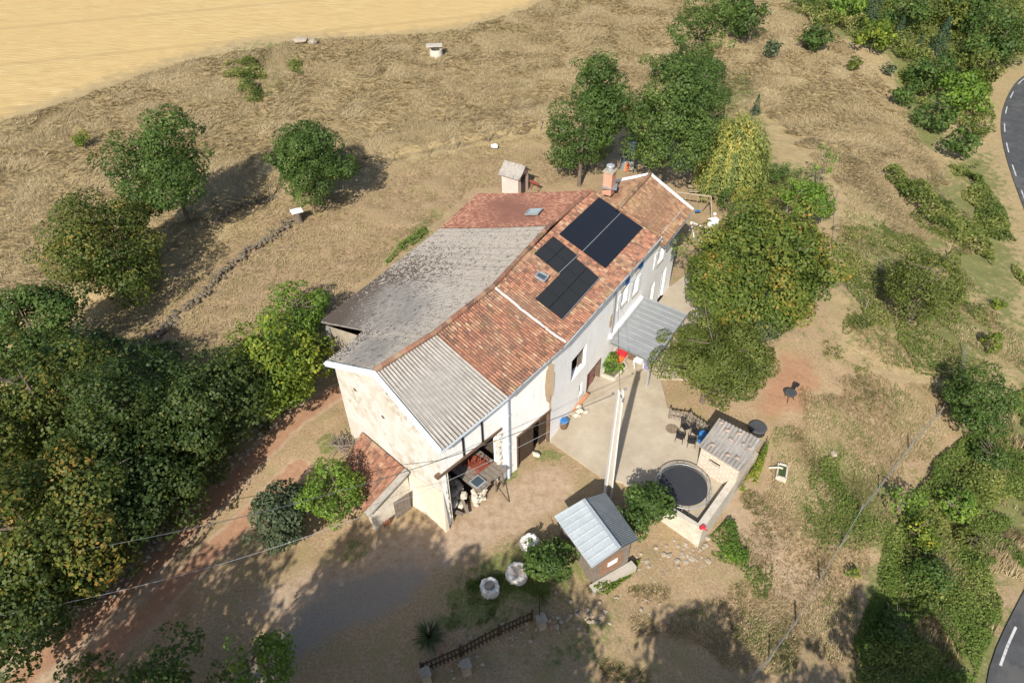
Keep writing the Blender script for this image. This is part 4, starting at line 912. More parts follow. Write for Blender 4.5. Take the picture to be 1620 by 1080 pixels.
for q in (on_seg(C3, C0, .06), on_seg(C2, C1, .06), on_seg(C3, C2, .5)):
    mb = MB(); q = q + np.array([0, 0, 0]); mb.box((q[0], q[1], 1.22), (.14, .14, 2.35), ang); mb.build('post', 'metal_grey', cp)
mb = MB(); WH.box(mb, 7.9, 13.2, 2.95, 3.25, .0, .25); mb.build('wall_plate', 'white_paint', cp)
sq = g0(981, 563, .45); so_ = empty('sofa', (sq[0], sq[1], .05), 'red and orange cushioned seat under the canopy', 'sofa')
mb = MB(); mb.box((sq[0], sq[1], .25), (.9, 1.5, .3), ang - 1.57, .97); mb.build('seat_base', 'pale_stone', so_)
for k, c_ in ((-.38, 'orange'), (.36, 'red')):
    mb = MB(); mb.box((sq[0] + WH.d[0] * k, sq[1] + WH.d[1] * k, .47), (.68, .8, .14), ang, .92); mb.build('cushion', c_, so_)
mb = MB(); q = np.array([sq[0], sq[1]]) - WH.n * .45; mb.box((q[0], q[1], .65), (1.5, .16, .5), ang, .95); mb.build('backrest', 'pale_stone', so_)
tq = g0(1011, 569, .7); tb = empty('garden_table', (tq[0], tq[1], .05), 'small white table at the canopy edge', 'table')
mb = MB(); mb.box((tq[0], tq[1], .75), (.8, .6, .04), ang); mb.build('tabletop', 'white_paint', tb)
for x, y in ((-.32, -.22), (.32, -.22), (.32, .22), (-.32, .22)): mb = MB(); mb.box((tq[0] + x, tq[1] + y, .39), (.04, .04, .68)); mb.build('leg', 'white_paint', tb)
pq = g0(1025, 575, .4); o = MB().box((pq[0], pq[1], .33), (.6, .5, .56), ang, .94).box((pq[0], pq[1], .64), (.66, .56, .05), ang).build('storage_box', 'purple', None, (pq[0], pq[1], .05)); tag(o, 'purple-grey lidded storage box at the canopy edge', 'box')
bq = g0(1001, 562, .3); o = MB().box((bq[0], bq[1], .3), (.5, .5, .5), ang).box((bq[0], bq[1], .58), (.56, .56, .05), ang).build('wooden_crate', 'brown_wood', None, (bq[0], bq[1], .05)); tag(o, 'brown crate behind the white table under the canopy', 'crate')
# planter
pc = g0(969, 582, .15); pl = empty('planter', (pc[0], pc[1], .05), 'low stone-edged flower bed beside the canopy', 'planter')
pp = [g0(*q, .2)[:2] for q in [(953, 592), (972, 599), (991, 580), (983, 566), (962, 566)]]
mb = MB()
for a, b in zip(pp, pp[1:] + pp[:1]): bar3(mb, (*a, .16), (*b, .16), .16, .24)
mb.build('edging', 'pale_stone', pl); o = MB().prism([on_seg(np.array(q), np.mean(pp, 0), .05) for q in pp], .0, .2).build('soil', 'dark_stone', pl)
def shrub_at(name, label, x, y, a, b, kind, leaf=.12, dens=40, nl=12, z0=None, group=None, cat='shrub', style='round'):
    return tree(name, label, 0, 0, 0, kind, leaf=leaf, nl=nl, dens=dens, cat=cat, group=group, world=(x, y, a, b, b * 1.02), tr=.04, lobe=(.3, .5), style=style)
shrub_at('flowering_shrub', 'spreading green shrub in the stone-edged bed by the canopy', pc[0] - .2, pc[1] - .1, .85, .6, 'bright')
shrub_at('flowering_shrub', 'tall green plant at the wall end of the stone-edged bed', pc[0] - .55, pc[1] + .75, .5, .65, 'yellow')
# bucket, plank, rubble by the wall
bk_ = g0(892, 672, .3); br = empty('barrel', (bk_[0], bk_[1], .05), 'brown barrel with bright blue lid against the white wall', 'barrel')
MB().lathe((bk_[0], bk_[1], .05), [(.22, 0), (.26, .25), (.26, .45), (.23, .62)], 16).build('body', 'brown_wood', br)
MB().lathe((bk_[0], bk_[1], .675), [(.27, 0), (.28, .08), (.2, .12)], 16).build('lid', 'blue', br)
a = g0(908, 650, .1); b = WH.at(3.9, .9, .05); o = MB(); bar3(o, a, g0(930, 622, .5), .24, .05); o = o.build('rusty_plank', 'orange' if False else stained('rust_plank', (.36, .15, .07), (.48, .22, .11), 3), None, a); tag(o, 'long rust-orange plank lying by the house wall', 'plank')
for i, (q, lab) in enumerate((((902, 660), 'broken grey concrete slab leaning by the blue-lidded barrel'), ((918, 652), 'pale rubble lump beside the rust-orange plank'))):
    p = g0(*q, .1); mb = MB()
    for k in range(6): mb.rock((p[0] + rng.normal(0, .25), p[1] + rng.normal(0, .3), .1 + rng.uniform(0, .25)), (.5, .35, .3), 200 + k + i * 9)
    o = mb.build('rubble_heap', 'pale_stone', None, (p[0], p[1], .05)); tag(o, lab, 'rubble')
# picket fences
def picket(P, label, h=.95, sp=.22, m='grey_wood', zs=None, posts=2.0):
    P = [np.asarray(p, float) for p in P]; root = empty('picket_fence', P[0], label, 'fence'); mb = MB(); rl = MB(); k = 0
    for a, b in zip(P[:-1], P[1:]):
        Ln = np.linalg.norm((b - a)[:2]); an = math.atan2(b[1] - a[1], b[0] - a[0])
        for z in (.25, h * .78): bar3(rl, a + (0, 0, z), b + (0, 0, z), .05, .08)
        n_ = int(Ln / sp)
        for i in range(n_):
            c = on_seg(a, b, (i + .5) / n_); hh = h + rng.uniform(-.06, .05); off = np.array([math.sin(an), -math.cos(an)]) * .05
            mb.box((c[0] + off[0], c[1] + off[1], c[2] + hh / 2), (.085, .022, hh), an + rng.normal(0, .03), 1, lean=tuple(rng.normal(0, .02, 2)))
    mb.build('pickets', m, root); rl.build('rails', m, root)
    for a in P: MB().box((a[0], a[1], a[2] + h / 2), (.1, .1, h + .1), 0).build('post', m, root)
picket([(*g0(x, y)[:2], .05) for x, y in ((1058, 662), (1090, 668), (1119, 688))], 'grey weathered picket fence behind the four black chairs', .9, .24)
gp_ = [G(668, 1062), G(730, 1035), G(790, 1003), G(842, 980)]
picket([(p[0], p[1], hz(p[0], p[1]) - .05) for p in gp_], 'dark weathered picket fence in tree shade near the yucca', 1.0, .2, 'dark_wood')
p = G(852, 968); gt = empty('wooden_gate', p, 'half-open dark wooden gate at the end of the shaded picket fence', 'gate'); mb = MB()
for i in range(6): mb.box((p[0] + .02 * i, p[1] - .5 + i * .26, p[2] + .55), (.03, .1, 1.0), .1)
mb.build('slats', 'dark_wood', gt); mb = MB(); bar3(mb, p + (0, -.6, .3), p + (.1, .9, .3), .05, .08); bar3(mb, p + (0, -.6, .85), p + (.1, .9, .85), .05, .08); mb.build('rails', 'dark_wood', gt)
for i, (q, lab) in enumerate((((856, 990), 'pale stone gate pillar at the picket fence end by the gate'), ((675, 1075), 'low stone pillar at the lower left end of the picket fence'), ((738, 1062), 'squat stone pier below the middle of the picket fence'))):
    p = G(*q); o = MB().box((p[0], p[1], p[2] + .35), (.42, .42, .9), .4, .9).box((p[0], p[1], p[2] + .84), (.5, .5, .07), .4).build('stone_pillar', 'stone', None, p); tag(o, lab, 'pillar')
# chairs
def make_chair():
    r = empty('garden_chair', (0, 0, 0), 'x', 'chair')
    def ob(mb, nm): return mb.build(nm, 'black_plastic', r, world=False)
    mb = MB(); mb.box((0, 0, .42), (.46, .44, .035)); ob(mb, 'seat'); mb = MB()
    for i in range(5): mb.box((-.18 + i * .09, .24, .66), (.05, .025, .46), 0, 1, lean=(0, .08))
    mb.box((0, .31, .9), (.46, .03, .06)); ob(mb, 'backrest')
    for s in (-1, 1):
        mb = MB(); mb.box((s * .25, 0, .64), (.05, .46, .03)); mb.box((s * .25, -.2, .53), (.04, .04, .2)); ob(mb, 'armrest')
    for x, y in ((-.22, -.2), (.22, -.2), (.22, .2), (-.22, .2)): mb = MB(); mb.tube([(x, y, .42), (x * 1.12, y * 1.15, .0)], .02, 6); ob(mb, 'leg')
    return r
ch0 = make_chair(); cl = [((1076, 693), 2.6, 'black garden chair nearest the round drain cover, facing the house'), ((1084, 678), .4, 'black garden chair closest to the picket fence, back row left'), ((1094, 700), 2.9, 'black garden chair nearest the trampoline'), ((1101, 686), .6, 'black garden chair beside the blue container by the block hut')]
for i, (q, rz, lab) in enumerate(cl):
    c = ch0 if i == 0 else copy_tree(ch0); p = g0(*q, .3); c.location = (p[0], p[1], .05); c.rotation_euler = (0, 0, rz); c['label'] = lab; c['group'] = 'black garden chairs on the terrace'
p = g0(1063, 678, .05); MBd = MB().lathe((p[0], p[1], .052), [(.42, 0), (.42, .02), (.36, .025)], 28); o = MBd.build('drain_cover', stained('cover_soil', (.14, .10, .07), (.24, .19, .14), 6, .95, .01), None, (p[0], p[1], .05)); tag(o, 'round brown drain cover on the terrace', 'cover')
# block hut
hut = empty('block_hut', (13.0, 26.8, 0), 'small concrete block hut with corrugated roof weighted by stones', 'hut')
H0, H1, H2, H3 = [g0(*q, z) for q, z in (((1138, 661), 2.35), ((1206, 696), 2.35), ((1172, 745), 2.2), ((1106, 704), 2.2))]
roofgrid('corrugated_roof', [H0, H1, H2, H3], 'fibre', hut, .24, 1.6, .03, .012, False, 6)
ctr = (H0 + H1 + H2 + H3) / 4; hc_ = [on_seg(h[:2], ctr[:2], .1) for h in (H0, H1, H2, H3)]
hr = math.atan2(hc_[2][1] - hc_[3][1], hc_[2][0] - hc_[3][0])
M['block'] = brickmat('hut_block', (.44, .36, .29), (.50, .42, .34), (.66, .60, .52), .5, .22, (math.pi / 2, 0, 0), .03)
mw = Wall(hc_[3], hc_[2]); hl = empty
def wall_obj(W, z0, z1, ops, m, parent, name='wall', th=.2):
    o = MB(); W.panel(o, z0, z1, ops, th); V = o.v; 
    # local frame so that the block pattern runs along the wall
    ob = o.build(name, m, parent); 
    rz = math.atan2(W.d[1], W.d[0]); par = chain_loc(parent); org = Vector((W.p0[0], W.p0[1], 0))
    mt = Matrix.Translation(org - par) @ Matrix.Rotation(rz, 4, 'Z'); ob.data.transform(mt.inverted()); ob.matrix_basis = mt; return ob
u, z = mw.hit(1123, 721); u2, z2 = mw.hit(1137, 732)
wall_obj(mw, -.8, 2.12, [(max(.25, u), max(.25, u) + .75, 1.15, 1.5)], M['block'], hut)
for a, b in ((hc_[2], hc_[1]), (hc_[1], hc_[0]), (hc_[0], hc_[3])): wall_obj(Wall(a, b), -1.8, 2.15, [], M['block'], hut)
for i, q in enumerate([(1141, 668), (1127, 703), (1157, 695), (1176, 702), (1152, 719), (1167, 724), (1186, 709), (1150, 680), (1170, 685)]):
    p = plane_hit(*q, H0 + (0, 0, .1), H1 + (0, 0, .1), H2 + (0, 0, .1)); d_ = rng.uniform(.22, .38); o = MB().rock(p, (d_, d_ * .8, .16), 300 + i).build('roof_stone', 'roof_weight', None, p); tag(o, 'flat stone weighing down the corrugated hut roof', 'stone', 'stones on the hut roof')
p = g0(1111, 692, .4); bb = empty('container', (p[0], p[1], .05), 'blue drum beside the block hut', 'drum'); MB().lathe((p[0], p[1], .05), [(.26, 0), (.28, .1), (.28, .75), (.2, .85)], 16).build('drum', 'blue', bb)
p = G(1199, 676, .25)
tk = empty('water_tank', (p[0], p[1], hz(*p[:2])), 'round dark grey tank lid behind the block hut', 'tank')
MB().lathe((p[0], p[1], hz(*p[:2]) - .2), [(.55, 0), (.55, .45)], 30).build('tank_body', 'black_plastic', tk); MB().lathe((p[0], p[1], hz(*p[:2]) + .26), [(.6, 0), (.6, .05), (.55, .08)], 32).build('lid', 'slate', tk)
# barbecue (round black with chimney pipe) on red soil
p = G(1250, 624, .5); z0 = hz(*p[:2]); bq_ = empty('barbecue', (p[0], p[1], z0), 'round black kettle barbecue on the reddish bare soil', 'barbecue')
MB().lathe((p[0], p[1], z0 + .45), [(.12, 0), (.32, .1), (.4, .25), (.41, .28), (.36, .3)], 28).build('bowl', 'slate', bq_)
for k in range(3): a = k * 2.09; MB().tube([(p[0] + .2 * math.cos(a), p[1] + .2 * math.sin(a), z0 + .5), (p[0] + .38 * math.cos(a), p[1] + .38 * math.sin(a), z0 - .02)], .02, 6).build('leg', 'black_plastic', bq_)
MB().box((p[0] + .45, p[1] + .55, z0 + .6), (.5, .16, .04), 1.0).box((p[0] + .7, p[1] + .8, z0 + .66), (.28, .28, .16), .8).build('side_shelf', 'black_plastic', bq_)
# trampoline
tc = g0(1081, 768, .8); RT = 1.63; tp = empty('trampoline', (tc[0], tc[1], .05), 'large round black trampoline in the walled corner', 'trampoline')
MB().lathe((tc[0], tc[1], .80), [(RT * .87, -.02), (RT * .87, 0)], 48).build('mat', 'mat_fabric', tp, smooth=False)
MB().torus((tc[0], tc[1], .8), RT, .03, 48, 8).build('frame', 'metal_grey', tp, smooth=True)
mb = MB()
for k in range(72):
    a = 2 * math.pi * k / 72; c, s_ = math.cos(a), math.sin(a); mb.tube([(tc[0] + c * RT * .87, tc[1] + s_ * RT * .87, .795), (tc[0] + c * RT, tc[1] + s_ * RT, .8)], .012, 4)
mb.build('springs', 'metal_dark', tp)
for k in range(6):
    a = k * math.pi / 3 + .3; c, s_ = math.cos(a), math.sin(a); c2, s2 = math.cos(a + .25), math.sin(a + .25)
    MB().tube([(tc[0] + c * RT, tc[1] + s_ * RT, .78), (tc[0] + c * RT, tc[1] + s_ * RT, .08), (tc[0] + c2 * RT, tc[1] + s2 * RT, .08), (tc[0] + c2 * RT, tc[1] + s2 * RT, .78)], .025, 6).build('leg', 'galv', tp)
# terrace retaining walls
def lowwall(name, P, zt, zb, th, m, label):
    P = [np.asarray(p, float)[:2] for p in P]; mb = MB()
    L_, R_ = [], []
    for i in range(len(P)):
        t = P[min(i + 1, len(P) - 1)] - P[max(i - 1, 0)]; t /= np.linalg.norm(t); n_ = np.array([t[1], -t[0]]) * th / 2; k = 1 / max(.5, abs(t @ ((P[min(i + 1, len(P) - 1)] - P[i] if i < len(P) - 1 else P[i] - P[i - 1]) / (np.linalg.norm(P[min(i + 1, len(P) - 1)] - P[i] if i < len(P) - 1 else P[i] - P[i - 1]))))); L_.append(P[i] - n_ * k); R_.append(P[i] + n_ * k)
    for i in range(len(P) - 1): 
        V = [(*L_[i], zb), (*L_[i + 1], zb), (*R_[i + 1], zb), (*R_[i], zb), (*L_[i], zt), (*L_[i + 1], zt), (*R_[i + 1], zt), (*R_[i], zt)]
        F = [(4, 7, 6, 5), (0, 4, 5, 1), (2, 6, 7, 3)] + ([(0, 3, 7, 4)] if i == 0 else []) + ([(1, 5, 6, 2)] if i == len(P) - 2 else []); mb.add(V, F)
    o = mb.build(name, m, None, (*P[0], zb)); tag(o, label, 'wall'); return o
lowwall('retaining_wall', [g0(1050, 798, .7), g0(1108, 832, .7), g0(1165, 752, .7)], .7, -2.2, .42, 'pale_stone', 'L-shaped pale retaining wall around the trampoline corner')
p = g0(1111, 834, .75); o = MB().box((p[0], p[1], .78), (.35, .16, .12), .6).box((p[0] + .12, p[1] - .12, .77), (.3, .08, .06), -.6).build('red_toy', 'red', None, (p[0], p[1], .7)); tag(o, 'small red and white toy on the retaining wall corner', 'toy')
mb = MB()
for k in range(46):
    q = G(rng.normal(1085, 22), rng.normal(872, 14)); d_ = rng.uniform(.1, .4); mb.rock((q[0], q[1], q[2] + .02), (d_, d_, d_ * .4), 400 + k)
o = mb.build('rubble_heap', 'stone', None, G(1085, 875)); tag(o, 'pale rubble spilled below the retaining wall corner', 'rubble', None, 'stuff')
# pump trough
p = G(1237, 746, .2); z0 = hz(*p[:2]); tr_ = empty('stone_trough', (p[0], p[1], z0), 'small rectangular stone trough of green water in the grass', 'trough'); rt_ = .95
mb = MB()
for (x, y, w_, l_) in ((0, .55, .55, .12), (0, -.55, .55, .12), (-.28, 0, .1, 1.2), (.28, 0, .1, 1.2)):
    c, s_ = math.cos(-rt_ + .55), math.sin(-rt_ + .55); mb.box((p[0] + x * c - y * s_, p[1] + x * s_ + y * c, z0 + .14), (w_, l_, .38), -rt_ + .55)
mb.build('rim', 'pale_stone', tr_); MB().box((p[0], p[1], z0 + .1), (.5, 1.05, .3), -rt_ + .55).build('water', 'pond', tr_); MB().tube([(p[0] - .75, p[1] + .35, z0 + .2), (p[0] - .2, p[1] + .2, z0 + .42), (p[0] + .05, p[1] + .12, z0 + .4)], .07, 8).build('spout', 'pale_stone', tr_)
p = G(1318, 719); o = MB().rock((p[0], p[1], p[2] + .1), (.55, .5, .35), 9).build('boulder', 'stone', None, p); tag(o, 'lone grey stone in the right-hand pasture', 'stone')
# ---- metal shed
sh = empty('metal_shed', (4.2, 21.2, 0), 'small wooden shed with grey metal gable roof at the foot of the pole', 'shed')
S0, S1, S2, S3 = g0(923, 790, 2.9), g0(980, 867, 2.9), g0(936, 898, 1.95), g0(877, 817, 1.95)
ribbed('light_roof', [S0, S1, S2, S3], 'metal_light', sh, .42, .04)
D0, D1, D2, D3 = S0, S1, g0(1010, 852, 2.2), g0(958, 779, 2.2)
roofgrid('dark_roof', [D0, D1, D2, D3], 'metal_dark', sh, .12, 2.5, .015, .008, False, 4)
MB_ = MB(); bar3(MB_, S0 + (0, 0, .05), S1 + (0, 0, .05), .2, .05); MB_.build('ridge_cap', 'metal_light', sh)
cs = [on_seg(S3[:2], D3[:2], .08), on_seg(S2[:2], D2[:2], .08), on_seg(D2[:2], S2[:2], .1), on_seg(D3[:2], S3[:2], .1)]
cs = [on_seg(c, np.mean(cs, 0), .07) for c in cs]
mb = MB()
for (a, b, za, zb_) in ((cs[0], cs[1], 1.95, 1.95), (cs[1], cs[2], 1.95, 2.1), (cs[2], cs[3], 2.1, 2.1), (cs[3], cs[0], 2.1, 1.95)):
    Ln = np.linalg.norm(b - a); k = int(Ln / .16)
    for i in range(k):
        c = on_seg(a, b, (i + .5) / k); t_ = (i + .5) / k; zt = za + (zb_ - za) * t_
        if abs(za - zb_) > .01: zt = min(2.75, 1.95 + .8 * min(t_, 1 - t_) * 2 + .03)
        mb.box((c[0], c[1], (zt - .9) / 2), (Ln / k - .012, .03, zt + .8), math.atan2(b[1] - a[1], b[0] - a[0]))
mb.build('plank_wall', 'grey_wood', sh)
GW = Wall(cs[1], cs[2]); mb = MB()
for i in range(5): GW.box(mb, .3, GW.L - .5, .35 + i * .28, .58 + i * .28, .03, .06)
mb.build('front_boards', stained('reddish_boards', (.20, .11, .07), (.30, .18, .12), 3), sh)
mb = MB(); GW.box(mb, GW.L * .35, GW.L * .62, 1.0, 1.35, .063, .1); mb.build('window', 'white_paint', sh)
mb = MB(); GW.box(mb, -.3, GW.L + .25, -.5, .12, .05, .5); mb.build('plinth', 'concrete', sh)
# ---- utility pole
pb = g0(961, 783); pole = empty('utility_pole', pb, 'tall white concrete utility pole casting a long shadow on the terrace', 'utility pole')
hp = 8.85; mb = MB()
def taper(mb, c, w0, d0, w1, d1, z0, z1, rz):
    V = []
    for z, w_, d_ in ((z0, w0, d0), (z1, w1, d1)):
        for x, y in ((-1, -1), (1, -1), (1, 1), (-1, 1)):
            X_, Y_ = x * w_ / 2, y * d_ / 2; V.append((c[0] + X_ * math.cos(rz) - Y_ * math.sin(rz), c[1] + X_ * math.sin(rz) + Y_ * math.cos(rz), z))
    return mb.add(V, [(0, 3, 2, 1), (4, 5, 6, 7), (0, 1, 5, 4), (1, 2, 6, 5), (2, 3, 7, 6), (3, 0, 4, 7)])
pr = .15
for sx in (-1, 1):
    o_ = np.array([math.cos(pr), math.sin(pr)]) * sx
    V = []
    for z, k, w_, d_ in ((-.5, .18, .10, .36), (hp, .11, .075, .22)):
        for x, y in ((-1, -1), (1, -1), (1, 1), (-1, 1)):
            X_, Y_ = x * w_ / 2, y * d_ / 2; V.append((pb[0] + o_[0] * k + X_ * math.cos(pr) - Y_ * math.sin(pr), pb[1] + o_[1] * k + X_ * math.sin(pr) + Y_ * math.cos(pr), z))
    mb.add(V, [(0, 3, 2, 1), (4, 5, 6, 7), (0, 1, 5, 4), (1, 2, 6, 5), (2, 3, 7, 6), (3, 0, 4, 7)])
mb.build('shaft', 'pole_concrete', pole); mb = MB(); taper(mb, pb, .27, .12, .16, .08, -.5, hp - .02, pr); mb.build('web', 'concrete', pole)  # web is darker than the flanges, recess shade put into its colour
mb = MB(); mb.box((pb[0], pb[1], hp - .25), (.5, .06, .06), pr + 1.57); mb.tube([(pb[0] - .3, pb[1], hp - .2), (pb[0] - .45, pb[1], hp - .15)], .05, 8); mb.tube([(pb[0] + .2, pb[1] + .2, hp - .1), (pb[0] + .35, pb[1] + .25, hp - .05)], .05, 8); mb.box((pb[0] + .15, pb[1], hp - .6), (.12, .2, .3), pr); mb.build('insulator_bracket', 'metal_dark', pole)
def wire(a, b, sag, r, label, m='black_plastic', n_=40):
    a = np.asarray(a, float); b = np.asarray(b, float); P = [on_seg(a, b, t) - np.array([0, 0, sag * 4 * t * (1 - t)]) for t in np.linspace(0, 1, n_)]
    o = MB().tube(P, r, 5).build('overhead_cable', m, None, a); tag(o, label, 'cable')
ptop = np.array([pb[0] - .3, pb[1], hp - .2])
wl = g0(60, 852, 6.0); wire(ptop, on_seg(ptop, wl, 1.25), 2.2, .02, 'thick overhead cable from the concrete pole down to the lower left trees', 'slate')
wl2 = g0(130, 918, 4.5); wire(ptop + (0, .1, -.25), on_seg(ptop, wl2, 1.2), 2.6, .01, 'thin second cable hanging below the main one at lower left', 'metal_grey')
wire(ptop + (.3, .1, 0), WH.at(8.6, 5.9, .1), .25, .012, 'thin cable from the pole to the house wall by the round bare patch')
# ---- bulk bags
def bag(q, label, rr, fill, seed):
    p = G(*q, .35); z0 = hz(*p[:2]); root = empty('bulk_bag', (p[0], p[1], z0), label, 'bag', 'white bulk bags beside the drive'); r_ = np.random.default_rng(seed); K = 40; V = []; prof = [(.80, -.1), (1.0, .12), (1.06, .38), (1.0, .62), (.84, .70), (.66, .68), (.52, .60)]
    for j, (pr_, z) in enumerate(prof):
        for k in range(K):
            a = 2 * math.pi * k / K; w_ = 1 + .10 * (abs(math.cos(2 * a)) - .5) + r_.normal(0, .015) + .16 * (float(vnoise(3 + 2.2 * math.cos(a), 3 + 2.2 * math.sin(a) + j * .25, .45, seed)) - .5); V.append((p[0] + rr * pr_ * w_ * math.cos(a + seed), p[1] + rr * pr_ * w_ * math.sin(a + seed), z0 + z + r_.normal(0, .012)))
    F = [(j * K + k, j * K + (k + 1) % K, (j + 1) * K + (k + 1) % K, (j + 1) * K + k) for j in range(len(prof) - 1) for k in range(K)]
    MB().add(V, F).build('fabric', 'bag', root); mb = MB()
    if fill == 'lumpy':
        mb.lathe((p[0], p[1], z0), [(rr * .75, .50), (rr * .4, .66), (.02, .66)], 20, capb=False)
        for k in range(22): mb.rock((p[0] + rng.normal(0, rr * .35), p[1] + rng.normal(0, rr * .35), z0 + .62), (.3, .25, .14), 500 + k)
        mb.build('wood_load', stained('pale_wood_load', (.50, .38, .30), (.66, .56, .46), 4), root)
    elif fill == 'flat': mb.lathe((p[0], p[1], z0), [(rr * .66, .52), (rr * .3, .6), (.02, .62)], 20, capb=False); mb.box((p[0], p[1], z0 + .66), (rr * .85, rr * .65, .06), .9); mb.build('load', 'stone', root)
    else: mb.lathe((p[0], p[1], z0), [(rr * .6, .56), (rr * .3, .72), (.02, .74)], 20, capb=False); mb.build('folded_top', 'bag', root)
bag((775, 930), 'white bulk bag nearest the yucca, grey slab in its open top', .50, 'flat', 1)
bag((818, 907), 'middle white bulk bag heaped with pale split wood', .58, 'lumpy', 2)
bag((838, 860), 'white bulk bag half hidden by the dark shrub near the shed', .52, 'top', 3)
# yucca
p = G(679, 1008, .5); z0 = hz(*p[:2]); yu = empty('yucca', (p[0], p[1], z0), 'spiky yucca rosette in the shade by the picket fence', 'plant'); Vq = []; vv = []
for k in range(230):
    a = rng.uniform(0, 6.28); el = rng.uniform(-.15, 1.35); ln = rng.uniform(.7, 1.05); d_ = np.array([math.cos(a) * math.cos(el), math.sin(a) * math.cos(el), math.sin(el)]); s_ = np.cross(d_, [0, 0, 1.]); s_ /= np.linalg.norm(s_); b_ = np.array([0, 0, .55]); m_ = b_ + d_ * ln * .55; e_ = b_ + d_ * ln + np.array([0, 0, -.12 * ln])
    Vq += [b_ - s_ * .02, m_ - s_ * .03, m_ + s_ * .03, b_ + s_ * .02, m_ - s_ * .03, e_ - s_ * .003, e_ + s_ * .003, m_ + s_ * .03]; x_ = rng.random(); vv += [x_, x_]
raw_mesh('leaves', np.array(Vq), 4, L['grey'], np.array(vv), yu); MB().tube([(0, 0, -.1), (0, 0, .6)], [.13, .1], 8).build('stem', 'bark', yu, world=False); MB().tube([(0, 0, .6), (.03, 0, 1.3), (.05, .02, 1.7)], [.04, .07, .03], 6).build('flower_stalk', 'grey_wood', yu, world=False)
# ---- outhouse
p = G(815, 302, .0); z0 = hz(*p[:2]); oh = empty('outhouse', (p[0], p[1], z0), 'tiny pink outhouse with weathered grey pitched roof behind the farmhouse', 'outhouse')
oa = ang - math.pi / 2; hw, hl_ = .95, .95
ex, ey = np.array([math.cos(oa), math.sin(oa)]), np.array([-math.sin(oa), math.cos(oa)])
def op(x, y, z): q = p[:2] + ex * x + ey * y; return np.array([q[0], q[1], z0 + z])
mb = MB()
mb.add([op(-hl_, -hw, -.3), op(hl_, -hw, -.3), op(hl_, hw, -.3), op(-hl_, hw, -.3), op(-hl_, -hw, 2.1), op(hl_, -hw, 2.1), op(hl_, hw, 2.1), op(-hl_, hw, 2.1), op(-hl_, 0, 2.9), op(hl_, 0, 2.9)], [(0, 1, 5, 4), (2, 3, 7, 6), (0, 4, 8, 7, 3), (1, 2, 6, 9, 5), (4, 5, 9, 8), (6, 7, 8, 9)]); mb.build('wall', 'pink', oh)
roofgrid('roof', [op(-1.2, 0, 3.05), op(1.25, 0, 3.05), op(1.25, -1.25, 2.05), op(-1.2, -1.25, 2.05)], 'fibre', oh, .2, .5, .02, .02, True, 4)
roofgrid('roof', [op(1.25, 0, 3.05), op(-1.2, 0, 3.05), op(-1.2, 1.25, 2.05), op(1.25, 1.25, 2.05)], 'fibre', oh, .2, .5, .02, .02, True, 4)
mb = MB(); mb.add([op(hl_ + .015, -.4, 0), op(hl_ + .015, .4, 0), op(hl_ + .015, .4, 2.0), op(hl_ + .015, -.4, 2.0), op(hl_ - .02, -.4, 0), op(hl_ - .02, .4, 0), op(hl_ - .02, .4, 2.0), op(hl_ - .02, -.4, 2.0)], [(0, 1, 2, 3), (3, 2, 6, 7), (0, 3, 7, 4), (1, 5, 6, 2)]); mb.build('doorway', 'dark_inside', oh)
q = op(1.6, .9, 0); mb = MB(); bar3(mb, op(1.0, 1.2, .9), op(2.2, .9, .9), .35, .05); mb.tube([op(1.1, 1.2, 0), op(1.1, 1.2, .9)], .04, 6); mb.tube([op(2.1, .9, 0), op(2.1, .9, .9)], .04, 6); o = mb.build('workbench', 'rust', None, q); tag(o, 'small reddish bench beside the pink outhouse', 'bench')
# ---- well far up the meadow, hive stand, white stone
p = G(690, 84, .3); z0 = hz(*p[:2]); wl_ = empty('well', (p[0], p[1], z0), 'round stone well covered by a flat slab in the upper meadow', 'well')
MB().lathe((p[0], p[1], z0 - .2), [(.9, 0), (.85, 1.0), (.7, 1.0), (.7, .3)], 20, capb=False).build('ring', 'pale_stone', wl_); MB().box((p[0] - .2, p[1] + .2, z0 + 1.25), (2.2, 1.2, .14), .05).build('cover_slab', 'concrete', wl_)
for x_ in (-.7, .6): MB().box((p[0] + x_, p[1] + .2, z0 + .95), (.15, .6, .5)).build('support', 'stone', wl_)
p = G(473, 350, .0); z0 = hz(*p[:2]); hv = empty('log_hive', (p[0], p[1], z0), 'upright tree-stump hive with white flat stone on top', 'hive'); MB().lathe((p[0], p[1], z0 - .1), [(.42, 0), (.38, .6), (.36, 1.15)], 14).build('stump', 'bark', hv); MB().box((p[0], p[1], z0 + 1.1), (1.05, .85, .1), .5).build('cover', 'white_paint', hv)
p = G(782, 234, .1); o = MB().rock((p[0], p[1], p[2] + .12), (.95, .7, .45), 3).box((p[0], p[1], p[2] + .25), (.6, .5, .2), .4).build('white_block', 'white_paint', None, p); tag(o, 'white block lying by the back fence', 'block')
for i, (q, lab) in enumerate((((476, 68), 'large grey boulder at the stubble field edge, left'), ((495, 70), 'smaller boulder right of the large one at the stubble edge'))):
    p = G(*q); o = MB().rock((p[0], p[1], p[2] + .3), (2.2 - i * .6, 1.5, 1.0), 15 + i).build('boulder', 'stone', None, p); tag(o, lab, 'boulder')
